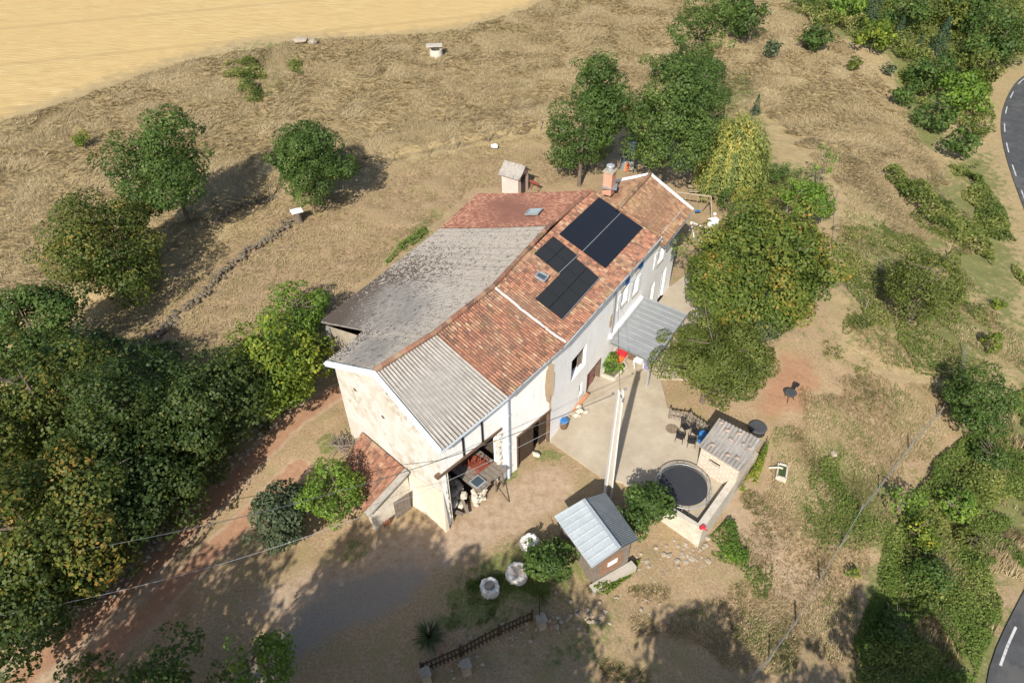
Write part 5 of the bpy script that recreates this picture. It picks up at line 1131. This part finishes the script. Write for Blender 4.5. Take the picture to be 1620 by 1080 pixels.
# playhouse, slide, swing, goal, ball
p = G(992, 258, .6); z0 = hz(*p[:2]); ph_ = empty('playhouse', (p[0], p[1], z0), 'grey plastic playhouse with orange door between the tall trees', 'playhouse')
MB().box((p[0], p[1], z0 + .6), (1.1, 1.1, 1.2), .3).build('wall', 'metal_light', ph_); mb = MB(); mb.add([(p[0] + x, p[1] + y, z0 + z) for x, y, z in ((-.75, -.75, 1.2), (.75, -.75, 1.2), (.75, .75, 1.2), (-.75, .75, 1.2), (-.6, 0, 1.75), (.6, 0, 1.75))], [(0, 1, 5, 4), (2, 3, 4, 5), (1, 2, 5), (3, 0, 4), (3, 2, 1, 0)]); mb.build('roof', 'slate', ph_); MB().box((p[0] - .05, p[1] - .62, z0 + .45), (.45, .06, .85), .3).build('door', 'orange', ph_)
p = G(1000, 232, .6); z0 = hz(*p[:2]); sl_ = empty('slide', (p[0], p[1], z0), 'pale blue-grey slide behind the playhouse', 'slide'); mb = MB(); mb.slab([(p[0] - .3, p[1] - 1.2, z0 + .1), (p[0] + .3, p[1] - 1.2, z0 + .1), (p[0] + .5, p[1] + .8, z0 + 1.5), (p[0] - .1, p[1] + .8, z0 + 1.5)], .06); mb.build('chute', 'metal_light', sl_); mb = MB(); mb.tube([(p[0], p[1] + .9, z0), (p[0] + .1, p[1] + .8, z0 + 1.6)], .05, 6); mb.tube([(p[0] + .5, p[1] + .9, z0), (p[0] + .5, p[1] + .8, z0 + 1.6)], .05, 6); mb.build('ladder', 'metal_grey', sl_)
a, b = G(1070, 304, 2.2), G(1125, 311, 2.2); sw = empty('swing_set', (b[0], b[1], hz(*b[:2])), 'timber swing frame with two blue seats beyond the far gable', 'swing')
mb = MB(); mb.tube([a, b], .08, 8); mb.build('beam', 'swing_wood', sw); dx = np.array([.15, -.9, 0])
for q in (a, b):
    for s_ in (-1, 1): e = q + dx * s_ * 1.3; mb = MB(); mb.tube([q, (e[0], e[1], hz(e[0], e[1]))], .06, 6); mb.build('leg', 'swing_wood', sw)
for t in (.35, .7):
    q = on_seg(a, b, t); mb = MB(); mb.box((q[0], q[1], q[2] - 1.65), (.5, .25, .06), .1); mb.build('seat', 'blue', sw); mb = MB(); mb.tube([q + (-.2, 0, 0), q + (-.2, 0, -1.63)], .012, 4); mb.tube([q + (.2, 0, 0), q + (.2, 0, -1.63)], .012, 4); mb.build('ropes', 'pale_stone', sw)
a, b = G(1093, 351, 1.2), G(1121, 362, 1.2); mb = MB(); zb = hz(*a[:2])
mb.tube([(a[0], a[1], zb), a, b, (b[0], b[1], zb)], .04, 6); bb_ = np.array([.9, .9, 0]); mb.tube([a, (a[0] + .3, a[1] - 1, zb)], .03, 5); mb.tube([b, (b[0] + .3, b[1] - 1, zb)], .03, 5); mb.tube([(a[0] + .3, a[1] - 1, zb + .03), (b[0] + .3, b[1] - 1, zb + .03)], .03, 5)
o = mb.build('football_goal', 'white_paint', None, (a[0], a[1], zb)); tag(o, 'small white football goal frame near the far gable', 'goal')
p = G(1131, 338, .15); o = MB().lathe((p[0], p[1], p[2] - .02), [(.02, -.17), (.11, -.13), (.17, 0), (.11, .13), (.02, .17)], 12).build('ball', 'white_paint', None, p, smooth=True); tag(o, 'white ball on the ground right of the swing', 'ball')
p = G(1128, 352, .3); o = MB().box((p[0], p[1], p[2]), (.8, .5, .6), .3, .95).box((p[0], p[1], p[2] + .34), (.86, .56, .07), .3).build('garden_box', 'white_paint', None, p); tag(o, 'white box by the goal at the tree edge', 'box')
p = G(1112, 297, .4); mb = MB()
for k in range(7): bar3(mb, (p[0] - 1.5, p[1] - .6 + k * .28, p[2] + rng.uniform(-.1, .3)), (p[0] + 1.4, p[1] - .8 + k * .28, p[2] + rng.uniform(-.1, .3)), .12, .1)
o = mb.build('timber_stack', 'swing_wood', None, p); tag(o, 'stack of pale timber behind the swing frame', 'timber')
# ---- fences
def wire_fence(posts, label, h=1.3, strands=4, m='grey_wood', wr=.008, net=False, pr_=.05):
    P = [np.array([q[0], q[1], hz(q[0], q[1])]) for q in posts]; root = empty('wire_fence', P[0], label, 'fence')
    for q in P: MB().tube([q + (0, 0, -.2), q + (rng.normal(0, .05), rng.normal(0, .05), h)], pr_, 6).build('post', m, root)
    mb = MB()
    for a, b in zip(P[:-1], P[1:]):
        for s_ in range(strands): z = h * (.12 + .83 * s_ / (strands - 1)); mb.tube([a + (0, 0, z), on_seg(a, b, .5) + (0, 0, z - .03), b + (0, 0, z)], wr, 4, False)
        if net:
            Ln = np.linalg.norm(b - a); k = int(Ln / .5)
            for i in range(k): q = on_seg(a, b, i / k); mb.tube([q + (0, 0, .05), q + (0, 0, h * .95)], wr * .7, 3, False)
    mb.build('wires', 'galv', root)
wire_fence([G(*q) for q in [(430, 310), (520, 288), (615, 262), (677, 247), (723, 235), (773, 224), (855, 205), (930, 205)]], 'wooden post and wire fence along the low bank behind the house', 1.35, 3)
wire_fence([G(*q) for q in [(1180, 1085), (1216, 1045), (1259, 985), (1297, 918), (1330, 862), (1358, 815), (1390, 775), (1437, 712), (1482, 660), (1518, 600), (1522, 560)]], 'sagging wire net fence crossing the right-hand pasture', 1.15, 6, 'grey_wood', .006, True, .045)
wire_fence([G(*q) for q in [(1320, 320), (1318, 400), (1322, 450), (1368, 492)]], 'short run of fence posts right of the big turning tree', 1.2, 3)
# ---- dry stone walls and rubble
def stones(P, label, n_, spread, size, name='dry_stone_wall', m='dark_stone', zmax=.6, seed=0, cat='wall'):
    r_ = np.random.default_rng(seed); P = [np.asarray(p) for p in P]; mb = MB(); L_ = [np.linalg.norm((b - a)[:2]) for a, b in zip(P[:-1], P[1:])]; T = sum(L_)
    for k in range(n_):
        s_ = r_.uniform(0, T); i = 0
        while s_ > L_[i]: s_ -= L_[i]; i += 1
        q = on_seg(P[i], P[i + 1], s_ / L_[i]); x, y = q[0] + r_.normal(0, spread), q[1] + r_.normal(0, spread); d_ = r_.uniform(*size); mb.rock((x, y, hz(x, y) - .05 + r_.uniform(0, zmax) * (.4 + .8 * float(vnoise(x, y, 1.3)))), (d_, d_ * r_.uniform(.6, 1), d_ * .6), int(r_.integers(1e6)))
    o = mb.build(name, m, None, P[0]); tag(o, label, cat, None, None if name == 'dry_stone_wall' else 'stuff')
stones([G(*q) for q in [(462, 345), (448, 362), (425, 378), (395, 395), (372, 418), (345, 438), (322, 468), (290, 490), (262, 520), (225, 545), (190, 555)]], 'tumbled dry stone wall running down from the stump hive', 330, .24, (.2, .55), zmax=.35, seed=1)
stones([G(*q) for q in [(440, 310), (400, 322), (365, 335), (340, 355)]], 'low dark stone edge between the walnut and the round tree', 120, .15, (.2, .45), zmax=.3, seed=2)
stones([G(*q) for q in [(90, 975), (170, 935), (235, 865), (315, 778), (385, 712), (455, 630)]], 'collapsed stone bank along the shaded dirt track', 260, .5, (.12, .42), name='stone_bank', m='stone', zmax=.25, seed=3)
stones([G(*q) for q in [(700, 1045), (790, 1020), (880, 985), (960, 960)]], 'rough stones below the shaded picket fence', 90, .6, (.1, .34), name='scattered_stones', m='stone', zmax=.1, seed=4, cat='stones')
stones([G(*q) for q in [(1010, 870), (1040, 900), (1020, 940)]], 'scatter of pale stones below the metal shed', 40, .8, (.08, .25), name='scattered_stones', m='stone', zmax=.05, seed=5, cat='stones')
# ================================================================== TREES
tree('broadleaf_tree', 'tall bright green tree with spiky top at left, upper one of the left pair', 268, 268, 76, 'mid', 1.15, .12, 0.15, 40, 26)
tree('broadleaf_tree', 'olive and orange-tipped tree below the tall green one at left', 162, 395, 88, 'autumnsoft', .85, .08, 0.145, 40, 24)
tree('round_tree', 'compact round dark green tree beside the stump hive', 492, 262, 64, 'mid', 1.0, .10, 0.14, 34, 30, lobe=(.3, .45), fill=.3)
# left wood
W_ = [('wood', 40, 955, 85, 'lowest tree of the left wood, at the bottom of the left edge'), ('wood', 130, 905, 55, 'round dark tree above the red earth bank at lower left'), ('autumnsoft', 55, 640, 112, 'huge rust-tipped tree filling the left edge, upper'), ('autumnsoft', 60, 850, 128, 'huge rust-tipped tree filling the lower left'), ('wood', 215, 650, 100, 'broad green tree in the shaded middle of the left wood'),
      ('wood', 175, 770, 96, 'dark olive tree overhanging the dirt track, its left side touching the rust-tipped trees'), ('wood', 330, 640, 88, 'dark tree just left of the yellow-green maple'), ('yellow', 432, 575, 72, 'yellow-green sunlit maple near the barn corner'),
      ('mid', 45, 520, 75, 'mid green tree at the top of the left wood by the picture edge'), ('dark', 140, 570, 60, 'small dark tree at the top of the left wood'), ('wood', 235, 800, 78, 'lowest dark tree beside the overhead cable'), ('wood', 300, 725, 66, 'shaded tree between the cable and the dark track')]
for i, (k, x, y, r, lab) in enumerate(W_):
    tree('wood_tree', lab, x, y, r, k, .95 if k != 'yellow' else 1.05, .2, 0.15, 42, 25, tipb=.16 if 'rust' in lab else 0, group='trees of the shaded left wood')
tree('shrub', 'bright green bush under the grey roof corner', 470, 492, 48, 'bright', .75, .0, 0.12, 22, 34, cat='shrub', multi=3)
tree('shrub', 'low dark green bush at the recess of the back roof', 505, 545, 26, 'mid', .8, .0, 0.105, 14, 34, cat='shrub')
tree('holly_tree', 'grey-green dense holly beside the track below the lean-to', 435, 815, 53, 'grey', .85, .05, 0.14, 34, 34, lobe=(.28, .4), fill=.3)
tree('acacia_tree', 'feathery light green tree in front of the lean-to', 528, 785, 50, 'bright', 1.05, .1, 0.11, 30, 24, lobe=(.22, .4))
# bottom edge
tree('sapling', 'leafy sapling top at the bottom left edge', 143, 1058, 34, 'mid', 1.2, .3, 0.14, 12, 20, lobe=(.3, .5))
tree('broadleaf_tree', 'dark leafy tree top at the bottom edge, left of the sunlit green one', 245, 1075, 70, 'mid', .9, .4, 0.145, 26, 18)
tree('broadleaf_tree', 'bright green tree with bare twigs at the bottom edge', 412, 1045, 50, 'bright', 1.5, .3, 0.13, 26, 18)
tree('sapling', 'small dark tree between the two larger ones at the bottom edge', 345, 1078, 26, 'mid', 1.2, .3, 0.13, 10, 20)
# centre back
tree('maple_tree', 'tall green tree behind the chimney, left of the playhouse', 922, 188, 66, 'mid', 1.6, .10, 0.145, 44, 28)
tree('maple_tree', 'very tall green tree right of the playhouse', 1056, 190, 68, 'mid', 1.85, .08, 0.15, 52, 28, tipb=.2)
tree('maple_tree', 'tree top rising behind the very tall one, highest of the group', 1106, 74, 50, 'mid', 1.75, .12, 0.15, 36, 24, tipb=.2)
tree('maple_tree', 'mid green tree between the very tall one and the willow', 1110, 155, 42, 'mid', 1.6, .2, 0.145, 24, 26)
tree('willow_tree', 'weeping yellow willow right of the tall trees', 1163, 240, 52, 'willow', 1.35, .05, 0.13, 30, 26, style='willow')
tree('big_maple_tree', 'huge round maple turning orange beside the house', 1200, 430, 121, 'autumn', 1.02, .10, .14, 150, 26, lobe=(.16, .25), fill=.25, tipb=.16)
tree('robinia_tree', 'olive green tree overhanging the terrace by the canopy', 1126, 574, 84, 'olive', .92, .12, 0.105, 60, 30, lobe=(.2, .34), fill=.3)
tree('birch_tree', 'feathery grey-green birch between the maple and the olive tree', 1188, 505, 52, 'grey', 1.2, .3, 0.13, 34, 22, bark='birch_bark')
tree('broadleaf_tree', 'bright green tree peeping out behind the huge maple', 1272, 318, 42, 'bright', 1.0, .1, 0.13, 24, 26)
tree('sapling', 'thin sparse sapling above the huge maple', 1303, 256, 22, 'bright', 1.5, .4, 0.14, 10, 12)
tree('shrub', 'small rounded shrub left of the sparse sapling', 1230, 272, 20, 'mid', 1.1, .1, 0.105, 10, 26, cat='shrub')
tree('shrub', 'dark shrub at the foot of the weeping willow', 1148, 318, 20, 'mid', 1.0, .1, 0.105, 10, 26, cat='shrub')
tree('fruit_tree', 'rounded light olive-green fruit tree in the right meadow', 1465, 452, 66, 'olive', .95, .15, .12, 100, 12, lobe=(.16, .26), fill=.12, multi=2)
tree('broadleaf_tree', 'dark green tree by the end of the wire net fence', 1541, 636, 52, 'mid', .9, .1, 0.12, 34, 28)
tree('sapling', 'sparse young tree standing on the wire net fence line', 1432, 788, 30, 'bright', 1.0, .4, 0.13, 14, 12)
tree('fig_tree', 'broad dark fig in front of the metal shed', 872, 882, 42, 'mid', .9, .05, 0.13, 26, 34, lobe=(.3, .42), fill=.3)
tree('fig_tree', 'bushy green tree between the metal shed and the trampoline', 1013, 812, 45, 'mid', .95, .05, 0.12, 28, 34, lobe=(.3, .42), fill=.3)
tree('shrub', 'tiny yellow-green bush in the lower right pasture', 1347, 905, 10, 'yellow', .9, 0, 0.12, 8, 34, cat='shrub')
tree('shrub', 'yellow-green bush at the right edge, upper of two', 1582, 478, 13, 'yellow', .9, 0, 0.11, 8, 34, cat='shrub')
tree('shrub', 'tall yellow-green bush at the right edge above the dark tree', 1570, 540, 18, 'yellow', 1.2, 0, 0.11, 10, 34, cat='shrub')
tree('shrub', 'broom-like bush on the left meadow slope', 130, 222, 16, 'yellow', .7, 0, 0.13, 8, 34, cat='shrub')
for x, y, r, k, lab in ((1450, 845, 30, 'yellow', 'yellow-green bush at the hedge end nearest the wire net fence'), (1475, 900, 34, 'mid', 'rounded green bush in the middle of the roadside hedge'), (1510, 800, 30, 'bright', 'light green bush in the hedge above the rounded one'), (1415, 1000, 32, 'mid', 'green bush at the lower end of the hedge by the bottom edge'), (1565, 720, 28, 'mid', 'green bush of the hedge nearest the right edge'), (1540, 860, 24, 'olive', 'olive bush on the road side of the hedge')):
    tree('hedge_shrub', lab, x, y, r, k, .8, 0, .12, 22, 22, cat='shrub', group='bushes of the roadside hedge', multi=3)
# far right slope
FRS = [('mid', 1192, 32, 34, 1.1, 'dark rounded tree at the top edge right of the tall trees'), ('mid', 1165, 8, 22, 1., 'tree crown cut by the top edge, beside the dark rounded one'), ('mid', 1292, 55, 27, .85, 'round bush standing alone in the dry upper meadow'),
       ('grey', 1223, 76, 15, 1., 'small grey-green bush below the dark rounded tree'), ('yellow', 1386, 56, 29, .9, 'yellowish round bush in the upper right scrub'), ('olive', 1350, 98, 12, .9, 'small olive bush below the round lone bush'),
       ('grey', 1405, 108, 11, 1., 'little grey bush below the yellowish one'), ('mid', 1428, 150, 20, .9, 'low green bush at the scrub edge above the brambles'), ('mid', 1520, 222, 26, 1.15, 'dark tree with cast shadow near the road bend'),
       ('mid', 1475, 120, 32, .9, 'bushy green tree in the middle of the upper right scrub'), ('bright', 1525, 150, 38, .9, 'light green bush mass left of the road bend'), ('mid', 1480, 180, 30, .9, 'green bush between the scrub edge and the road bend'),
       ('olive', 1555, 115, 32, 1., 'olive bush above the road bend'), ('mid', 1590, 60, 45, 1.1, 'large tree in the top right corner'), ('mid', 1545, 20, 40, 1., 'tree at the top edge near the right corner'),
       ('mid', 1430, 20, 30, 1., 'tree at the top edge above the conifer'), ('olive', 1500, 20, 30, .9, 'olive tree crown at the top edge'), ('bright', 1340, 12, 26, .8, 'light bush at the top edge above the lone bush')]
for i, (k, x, y, r, br_, lab) in enumerate(FRS): tree('hedge_tree', lab, x, y, r, k, br_, .02, 0.3, 20, 26, group='trees and bushes of the upper right scrub', fill=.3)
for x, y, r, lab in ((1490, 62, 26, 'dark conifer in the upper right scrub'), (1383, 8, 26, 'dark conifer cut by the top edge'), (1198, 165, 11, 'small lone conifer in the meadow beside the willow'), (1425, 45, 14, 'narrow little conifer beside the yellowish bush'), (1455, 70, 12, 'short conifer left of the larger one')):
    tree('conifer_tree', lab, x, y, r, 'conifer', 1.35, 0, 0.14, 20, 34, style='conifer')
# trees just outside the frame, below it: they shade the drive
for i, (x, y, a, b, hc_) in enumerate([(-10.0, 2.2, 4.2, 4.8, 9.2), (-3.2, .6, 3.6, 4.6, 9.6), (4.0, .8, 4.0, 4.8, 9.2), (10.5, .6, 3.6, 4.4, 8.4), (-14.5, .8, 4.2, 4.8, 12.2), (-7.5, -.6, 3.8, 4.6, 12.6), (16.5, 3.0, 3.2, 4.2, 9.0)]):
    tree('roadside_tree', 'broad green tree standing just below the picture edge', 0, 0, 0, 'mid', leaf=.24, nl=60, dens=30, world=(x, y, a, b, hc_), group='trees below the picture edge', fill=.7)
for i, (x, y, a, b, hc_) in enumerate([(-21, 4.5, 4.8, 5.5, 10.5), (-36, 13, 6, 6, 10)]):
    tree('wood_tree', 'tall tree of the left wood just outside the picture', 0, 0, 0, 'dark', leaf=.22, nl=36, dens=22, world=(x, y, a, b, hc_), group='left wood outside the picture', fill=.3)
# ================================================================== STUFF: brambles, tufts, leaf litter
def area_points(poly, n_):
    P = np.array(Gp(poly)); lo, hi = P.min(0), P.max(0); out = []
    while sum(map(len, out)) < n_:
        q = rng.uniform(lo, hi, (n_ * 2, 2)); out.append(q[inside(q[:, 0], q[:, 1], P)])
    return np.concatenate(out)[:n_], P
def bramble(name, label, poly, hmax, dens=60, kind='bramble', leaf=.16, cat='brambles', soft=1.8, gap=.30):
    P = np.array(Gp(poly)); area = .5 * abs(np.dot(P[:, 0], np.roll(P[:, 1], 1)) - np.dot(P[:, 1], np.roll(P[:, 0], 1))); n_ = int(min(190000, area * dens))
    q, P = area_points(poly, n_); d_ = seg_dist(q[:, 0], q[:, 1], P, True)
    mound = sstep(0, soft, d_) ** .6 * (.15 + 1.5 * vnoise(q[:, 0], q[:, 1], 1.9, 5) ** 1.6 + .35 * vnoise(q[:, 0], q[:, 1], .6, 6)) * hmax
    z = hbase(q[:, 0], q[:, 1]) + mound * rng.uniform(.2, 1.1, n_) ** .5; keep = (rng.random(n_) < .3 + .9 * vnoise(q[:, 0], q[:, 1], .8, 7)) & (d_ > soft * (1.6 * vnoise(q[:, 0], q[:, 1], 2.4, 9) - .35)) & (vnoise(q[:, 0], q[:, 1], 3.1, 15) * .7 + vnoise(q[:, 0], q[:, 1], .9, 16) * .3 > gap); q, z = q[keep], z[keep]; n_ = len(q)
    Pn = np.stack([q[:, 0], q[:, 1], z], 1); Q = leafquads(Pn, rng.normal(size=(n_, 3)) * .5 + np.array([0, 0, .9]), leaf, 1.5); v = np.clip(rng.normal(.42, .17, n_) + .75 * (vnoise(q[:, 0], q[:, 1], 2.2, 8) - .5), 0, 1)
    o = raw_mesh(name, Q, 4, L[kind], v); tag(o, label, cat, None, 'stuff'); return o
bramble('hedge_brambles', 'thick green hedge and brambles between pasture and road', [(1340, 1090), (1362, 1000), (1395, 930), (1420, 850), (1440, 790), (1490, 740), (1560, 680), (1630, 600), (1640, 700), (1600, 790), (1540, 870), (1510, 960), (1500, 1090)], .85, 520, leaf=.12, gap=.36, soft=2.2)
bramble('verge_grass', 'tall green grass on the road verge at right', [(1340, 1095), (1350, 1010), (1385, 930), (1400, 850), (1430, 780), (1480, 720), (1560, 650), (1640, 590), (1640, 880), (1592, 965), (1555, 1040), (1538, 1095)], .4, 500, 'lawn', .09, 'grass', gap=.40, soft=.6)
bramble('bramble_bank', 'band of green brambles above the right road edge', [(1385, 272), (1410, 268), (1450, 300), (1510, 330), (1560, 370), (1600, 430), (1570, 430), (1510, 390), (1450, 360), (1400, 300)], 1.3, 160, leaf=.17)
bramble('roadside_brambles', 'green brambles beside the road bend', [(1500, 260), (1560, 255), (1590, 330), (1620, 420), (1640, 470), (1600, 440), (1540, 350)], .9, 150, leaf=.17)
bramble('scrub_thicket', 'low green scrub filling the upper right slope', [(1240, -20), (1640, -20), (1640, 90), (1570, 120), (1580, 230), (1540, 250), (1500, 200), (1440, 170), (1410, 90), (1330, 60), (1260, 30)], 1.6, 60, leaf=.22)
bramble('hut_hedge', 'yellow-green strip of leaves along the outer hut wall', [(1172, 770), (1158, 790), (1180, 800), (1205, 750), (1225, 700), (1212, 692)], .9, 500, 'yellow', .1, 'hedge', .3)
bramble('meadow_brambles', 'patch of green brambles in the upper left meadow', [(355, 100), (400, 85), (425, 120), (415, 160), (375, 165), (350, 130)], .9, 130, leaf=.16)
bramble('meadow_brambles', 'small bramble clump right of the larger patch in the upper meadow', [(450, 95), (480, 95), (480, 125), (458, 125)], .6, 130, leaf=.16)
bramble('wall_nettles', 'green nettles along the back eave of the grey roof', [(600, 415), (640, 380), (672, 358), (680, 370), (640, 400), (610, 430)], .4, 200, 'bright', .10, 'nettles', .5, gap=.42)
bramble('wood_undergrowth', 'dark undergrowth beneath the left wood', [(-40, 480), (120, 520), (360, 540), (500, 520), (510, 590), (420, 690), (300, 790), (180, 900), (60, 1000), (-60, 1060)], .8, 70, 'mid', .18, 'undergrowth')
bramble('bank_weeds', 'green weeds below the retaining wall', [(1120, 850), (1150, 820), (1185, 840), (1190, 900), (1150, 900)], .4, 400, 'bright', .09, 'weeds', .4)
bramble('shed_weeds', 'yellow-green weeds at the foot of the metal shed', [(925, 935), (1000, 885), (1020, 880), (1010, 910), (960, 950)], .4, 500, 'yellow', .09, 'weeds', .25)
bramble('pasture_weeds', 'green weeds and white-flowered herbs beside the stone trough', [(1240, 770), (1280, 715), (1340, 700), (1420, 770), (1440, 850), (1360, 870), (1270, 850)], .22, 260, 'lawn', .08, 'weeds', .8, gap=.46)
bramble('slope_weeds', 'green herbs scattered on the slope right of the big maple', [(1320, 330), (1420, 340), (1560, 470), (1600, 600), (1500, 610), (1330, 560)], .25, 120, 'bramble', .11, 'weeds', 1., gap=.52)
bramble('pole_weeds', 'weeds below the retaining wall and around the shed', [(1020, 900), (1120, 860), (1230, 880), (1220, 960), (1080, 980), (960, 960)], .2, 200, 'lawn', .09, 'weeds', .8, gap=.5)
bramble('willow_undergrowth', 'green undergrowth between the willow and the huge maple', [(1150, 320), (1210, 270), (1300, 260), (1320, 330), (1260, 330), (1200, 350)], .7, 160, leaf=.12, gap=.4)
def tufts(name, label, poly, n_, kind, h=.35, wd=.035, flat=.5, per=5, cat='grass', clump=2., thr=.0, avoid=None, sp=1.0, feather=2.2):
    q, P = area_points(poly, n_); m_ = rng.random(len(q)) < (1.05 if thr == 0 else sstep(thr - .12, thr + .3, .6 * vnoise(q[:, 0], q[:, 1], 1.9, 11) + .4 * vnoise(q[:, 0], q[:, 1], .55, 14)))
    m_ &= seg_dist(q[:, 0], q[:, 1], P, True) > feather * (1.4 * vnoise(q[:, 0], q[:, 1], 1.6, 17) - .2)
    if avoid is not None: m_ &= ~avoid(q[:, 0], q[:, 1])
    q = q[m_]; n_ = len(q); q = np.repeat(q, per, 0) + rng.normal(0, .07, (n_ * per, 2)); n2 = len(q); z = hbase(q[:, 0], q[:, 1]) - .02
    an = 6.28 * 1.3 * vnoise(q[:, 0], q[:, 1], 4., 12) + rng.normal(0, sp, n2); l_ = h * rng.uniform(.5, 1.3, n2); d_ = np.stack([np.cos(an) * l_ * flat, np.sin(an) * l_ * flat, l_ * (1.05 - flat) + .02], 1); s_ = np.stack([-np.sin(an), np.cos(an), np.zeros(n2)], 1) * wd * rng.uniform(.6, 1.4, n2)[:, None]
    b_ = np.stack([q[:, 0], q[:, 1], z], 1); V = np.stack([b_ - s_, b_ + s_, b_ + d_], 1).reshape(-1, 3)
    v = np.clip(rng.normal(.5, .27, n2) + .4 * (vnoise(q[:, 0], q[:, 1], 3., 13) - .5), 0, 1); o = raw_mesh(name, V, 3, L[kind], v); tag(o, label, cat, None, 'stuff'); return o
tufts('dry_grass', 'long lodged dry grass on the upper meadow', [(-60, 210), (100, 160), (290, 95), (480, 62), (700, 50), (830, 15), (900, -30), (1230, -30), (1420, 150), (1480, 260), (1400, 260), (1330, 260), (1200, 180), (1120, 190), (860, 205), (600, 262), (450, 300), (340, 370), (200, 460), (-60, 470)], 95000, 'straw', .62, .028, .72, 4, sp=.95, feather=.5)
tufts('dry_grass', 'dry grass on the slope beyond the willow down to the brambles', [(1190, 160), (1330, 240), (1480, 240), (1540, 350), (1560, 420), (1440, 380), (1340, 350), (1290, 270)], 13000, 'straw', .55, .026, .72, 4, sp=.95)
tufts('pasture_grass', 'short dry pasture grass around the lower right paddock', [(1215, 690), (1300, 560), (1500, 600), (1560, 690), (1440, 800), (1350, 1090), (870, 1090), (960, 930), (1120, 900)], 26000, 'straw', .2, .02, .5, 4)
tufts('green_grass', 'green tufts scattered through the lower right paddock', [(1215, 690), (1320, 480), (1500, 600), (1560, 690), (1440, 800), (1350, 1090), (870, 1090), (960, 930), (1120, 900)], 30000, 'lawn', .15, .022, .5, 5, thr=.55)
tufts('green_grass', 'green grass around the white bulk bags', [(700, 950), (780, 880), (880, 860), (950, 930), (850, 960), (750, 1010), (690, 1010)], 7000, 'lawn', .18, .02, .5, 5, thr=.35)
tufts('green_grass', 'green and straw grass mixed on the slope right of the huge maple', [(1310, 300), (1400, 330), (1560, 440), (1640, 560), (1620, 680), (1500, 620), (1330, 570), (1320, 440)], 15000, 'lawn', .18, .02, .5, 4, thr=.42)
tufts('dry_grass', 'sparse straw grass on the slope right of the huge maple', [(1310, 300), (1400, 330), (1560, 440), (1640, 560), (1620, 680), (1500, 620), (1330, 570), (1320, 440)], 15000, 'straw', .3, .024, .6, 4, thr=.36)
tufts('verge_straw', 'straw-coloured stems among the roadside hedge growth', [(1340, 1095), (1350, 1010), (1385, 930), (1400, 850), (1430, 780), (1480, 720), (1560, 650), (1640, 590), (1640, 880), (1592, 965), (1555, 1040), (1538, 1095)], 9000, 'straw', .7, .022, .35, 4, thr=.4)
tufts('short_grass', 'thin dry grass between the stone wall and the house', [(60, 560), (330, 380), (450, 300), (600, 262), (860, 208), (980, 230), (920, 290), (750, 300), (690, 350), (500, 510), (330, 600)], 26000, 'straw', .18, .02, .5, 4, feather=.4)
